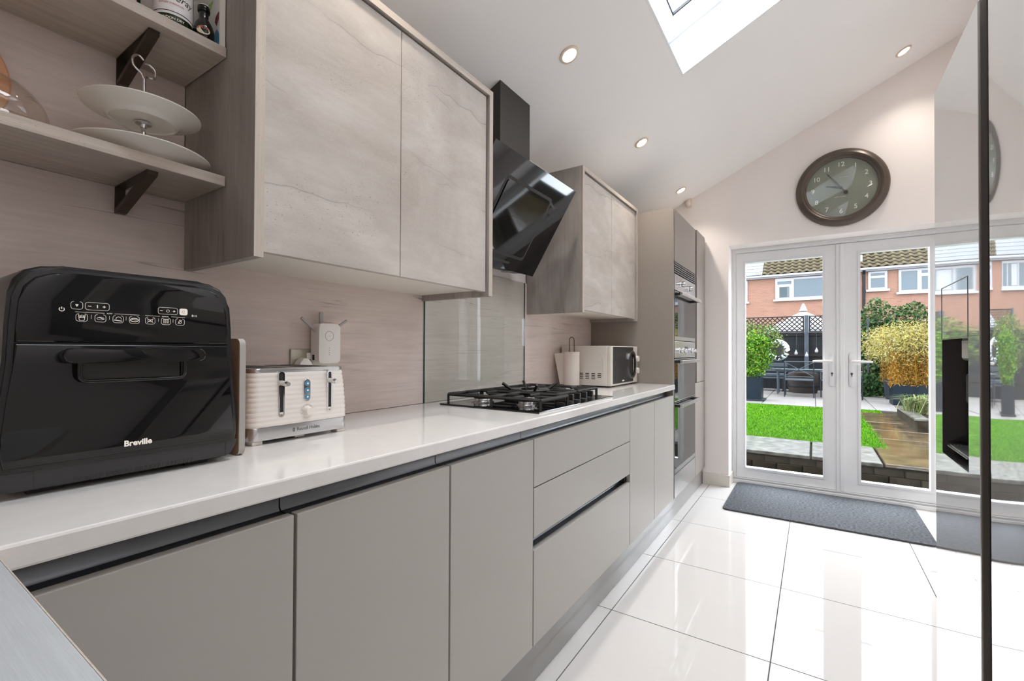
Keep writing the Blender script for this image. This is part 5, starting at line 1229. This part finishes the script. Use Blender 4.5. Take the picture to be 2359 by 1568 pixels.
# garden table, chairs, bench
gt = thing('garden_table', 'glass-topped grey metal garden table on the patio', 'table', (1.15, 13.05, G + .006))
obj('table_top', box(B(), .55, 1.95, 12.75, 13.35, .700, .722, .006, 1), 'garden_table_glass', gt)
obj('apron', frameb(B(), .60, 1.90, 12.80, 13.30, .03, 'xy', .66, .6995), 'garden_metal', gt)
for x in (.63, 1.84):
    for y in (12.83, 13.24): obj('leg', box(B(), x, x + .035, y, y + .035, G + .006, .66, .003, 1), 'garden_metal', gt)
def gchair(label, x, y, rz):
    t = thing('garden_chair', label, 'chair', (x, y, G + .006), rz)
    w2, d2 = .28, .25
    L_ = dict(local=True)
    obj('seat', box(B(), -w2, w2, -d2, d2, .37, .40, .006, 1), 'garden_metal', t, **L_)
    for sx in (-1, 1):
        obj('leg', tube(B(), [(sx * w2, d2, 0), (sx * w2, d2, .40)], .012, 6), 'garden_metal_dark', t, **L_)
        obj('leg', tube(B(), [(sx * w2, -d2, 0), (sx * w2, -d2, .40), (sx * w2, -d2 - .05, .80)], .012, 6), 'garden_metal_dark', t, **L_)
        obj('armrest', tube(B(), [(sx * w2, d2, .40), (sx * w2, d2, .58), (sx * w2, -d2 - .02, .60)], .011, 6), 'garden_metal', t, **L_)
    obj('top_rail', tube(B(), [(-w2, -d2 - .05, .80), (w2, -d2 - .05, .80)], .012, 6), 'garden_metal', t, **L_)
    obj('lower_rail', tube(B(), [(-w2, -d2 - .01, .46), (w2, -d2 - .01, .46)], .010, 6), 'garden_metal', t, **L_)
    obj('cross_bar', tube(B(), [(-w2, -d2 - .05, .79), (w2, -d2 - .012, .47)], .008, 6), 'garden_metal', t, **L_)
    obj('cross_bar', tube(B(), [(w2, -d2 - .05, .79), (-w2, -d2 - .012, .47)], .008, 6), 'garden_metal', t, **L_)
    return t
gchair('grey metal garden chair with crossed back turned to the house', 1.10, 12.42, 0)
gchair('grey metal garden chair at the table end by the hedge', 1.88, 12.36, .5)
fp = thing('fire_basket', 'brown round basket under the garden chair and table', 'basket', (1.2, 13.6, G + .006))
bm = B(); lathe(bm, [(0, 0), (.30, 0), (.33, .12), (.33, .46), (.31, .5), (0, .5)], (1.15, 13.72, G + .006), seg=28); obj('basket', bm, 'wicker_brown', fp, True)
bm = B(); lathe(bm, [(.335, .14), (.345, .15), (.345, .19), (.335, .2)], (1.15, 13.72, G + .006), seg=28, closed=True); obj('band', bm, 'garden_metal_dark', fp, True)
gbn = thing('garden_bench', 'grey garden bench beside the square planter', 'bench', (.55, 13.9, G + .006))
for k in range(3): obj('seat_slat', box(B(), -.35, .80, 13.70 + k * .125, 13.81 + k * .125, .43, .465, .005, 1), 'garden_metal', gbn)
for k in range(2): obj('back_slat', box(B(), -.35, .80, 14.10, 14.125, .60 + k * .13, .70 + k * .13, .005, 1), 'garden_metal', gbn)
for x in (-.32, .70): obj('bench_end', frameb(B(), 13.70, 14.12, G + .006, .43, .05, 'yz', x, x + .05), 'garden_metal_dark', gbn)
obj('cushion', box(B(), .10, .78, 13.72, 14.05, .4655, .56, .03, 3), 'cushion_blue', gbn, True)
# parasol beyond the fence
pr = thing('parasol', 'white square parasol standing beyond the lattice fence', 'parasol', (1.11, 17.0, 0))
bm = B(); ap = bm.verts.new((1.11, 17.0, 2.42)); rim = [bm.verts.new((1.11 + 1.15 * math.cos(PI / 8 + k * PI / 4), 17.0 + 1.15 * math.sin(PI / 8 + k * PI / 4), 1.80)) for k in range(8)]; rl = [bm.verts.new((q.co.x, q.co.y, 1.70)) for q in rim]
for k in range(8): j = (k + 1) % 8; bm.faces.new((ap, rim[k], rim[j])); bm.faces.new((rim[k], rl[k], rl[j], rim[j]))
obj('canopy', bm, 'parasol_white', pr)
obj('pole', tube(B(), [(1.11, 17, 0.005), (1.11, 17, 2.40)], .025, 8), 'post_grey', pr)
bm = B(); lathe(bm, [(0, 0), (.11, 0), (.07, .12), (.03, .22), (0, .24)], (1.11, 17, 2.40), seg=12); obj('finial', bm, 'parasol_white', pr, True)
obj('base', box(B(), .8, 1.42, 16.7, 17.3, 0.001, .08, .01, 1), 'garden_metal_dark', pr)

# ------------------------------------------------------------------ neighbouring house
hs = thing('house', 'red brick house with mossy tiled roof beyond the garden fence', 'house', (2.0, 26.0, 0))
HY = 26.0
obj('wall', box(B(), -7, 26, HY, HY + 6, 0.001, 4.85), 'house_brick', hs)
obj('fascia', box(B(), -7, 26, HY - .22, HY - .18, 4.75, 4.90), 'house_white', hs)
obj('soffit', box(B(), -7, 26, HY - .18, HY - .002, 4.73, 4.75), 'house_white', hs)
obj('gutter', tube(B(), [(-7, HY - .28, 4.83), (26, HY - .28, 4.83)], .055, 8), 'house_white', hs)
obj('downpipe', tube(B(), [(3.27, HY - .26, 4.78), (3.27, HY - .06, 4.62), (3.27, HY - .06, 0.3)], .055, 8), 'house_pipe', hs)
RA = math.radians(36); RU = Vector((0, math.cos(RA), math.sin(RA))); RN = Vector((0, -math.sin(RA), math.cos(RA))); R0 = Vector((0, HY - .24, 4.90))
bm = B()
pp = [R0 + s * RU + d * RN for s, d in ((0, -.14), (0, -.03), (4.6, -.03), (4.6, -.14))]
A = [bm.verts.new(p + Vector((-7, 0, 0))) for p in pp]; C = [bm.verts.new(p + Vector((26, 0, 0))) for p in pp]
bm.faces.new(A); bm.faces.new(C[::-1])
for i in range(4): bm.faces.new((A[i], C[i], C[(i + 1) % 4], A[(i + 1) % 4]))
rf = obj('roof', bm, 'tile_underlay', hs)
def roof_m(x, s, d, jit=0): return Matrix(((1, 0, 0, x), (0, RU.y, RN.y, R0.y + s * RU.y + d * RN.y), (0, RU.z, RN.z, R0.z + s * RU.z + d * RN.z), (0, 0, 0, 1))) @ Matrix.Rotation(jit, 4, 'X')
bm = B(); nseg = 8; W_, Lh, T_ = .30, .40, .022
row = []
for t in range(nseg + 1):
    x = W_ * t / nseg; z = .032 * math.sin(2 * PI * t / nseg + .6); row.append([bm.verts.new((x, y, z + dz)) for y, dz in ((0, T_ + .024), (Lh, T_ - .012), (Lh, -.012), (0, .024))])
for a, b_ in zip(row[:-1], row[1:]):
    for k in range(4): bm.faces.new((a[k], b_[k], b_[(k + 1) % 4], a[(k + 1) % 4]))
bm.faces.new(row[0]); bm.faces.new(row[-1][::-1])
src = obj('roof_tile', bm, 'pantile', rf, True, local=False); first = True
for j in range(9):
    for i in range(24):
        x = -.72 + i * .295
        o = src if first else inst(src, 'roof_tile', rf); first = False
        o.matrix_basis = roof_m(x, -.05 + j * .33, .02, rng.normal(0, .012))
src = obj('roof_slate', box(B(), 0, .444, 0, .36, 0, .034, .003, 1), 'slate', rf); first = True
for j in range(9):
    for i in range(14):
        o = src if first else inst(src, 'roof_slate', rf); first = False
        o.matrix_basis = roof_m(-.74 - (i + 1) * .445, -.05 + j * .33, .03 + .0, -.05)
obj('soil_vent', tube(B(), [tuple(R0 + .55 * RU + Vector((3.15, 0, .0))), tuple(R0 + .55 * RU + Vector((3.15, 0, .32)))], .10, 10), 'house_white', hs)
def hwin(x0, x1, z0, z1, splits):
    wn = obj('window', frameb(B(), x0, x1, z0, z1, .09, 'xz', HY - .05, HY - .001), 'house_white', hs)
    obj('sill', box(B(), x0 - .08, x1 + .08, HY - .12, HY - .052, z0 - .08, z0 + .01), 'house_white', wn)
    obj('pane', box(B(), x0 + .09, x1 - .09, HY - .025, HY - .012, z0 + .09, z1 - .09), 'house_pane', wn)
    for a in splits: obj('glazing_bar', box(B(), *a[:2], HY - .048, HY - .026, *a[2:]), 'house_white', wn)
    return wn
w_ = hwin(-.20, 2.05, 3.66, 4.70, [(.48, .58, 3.75, 4.61), (-.11, .48, 4.28, 4.40), (-.11, -.03, 3.75, 4.28), (.40, .48, 3.75, 4.28), (-.11, .48, 4.55, 4.61)])
obj('curtain', box(B(), .0, .30, HY - .0252, HY - .0251, 3.78, 4.26), 'house_curtain', w_)
w_ = hwin(-3.6, -1.42, 3.62, 4.70, [(-2.05, -1.95, 3.71, 4.61), (-3.05, -2.95, 3.71, 4.61)])
obj('curtain', box(B(), -2.9, -2.4, HY - .0252, HY - .0251, 3.74, 4.58), 'house_white', w_)
w_ = hwin(-6.2, -4.3, 3.62, 4.70, [(-5.6, -5.5, 3.71, 4.61), (-4.95, -4.85, 3.71, 4.61)])
obj('curtain', box(B(), -5.4, -5.05, HY - .0252, HY - .0251, 3.74, 4.58), 'house_white', w_)
hwin(3.43, 4.10, 3.90, 4.72, [(3.52, 4.01, 4.42, 4.52)])
hwin(4.48, 6.4, 3.72, 4.72, [(5.10, 5.24, 3.81, 4.63), (5.24, 6.31, 4.38, 4.50)])
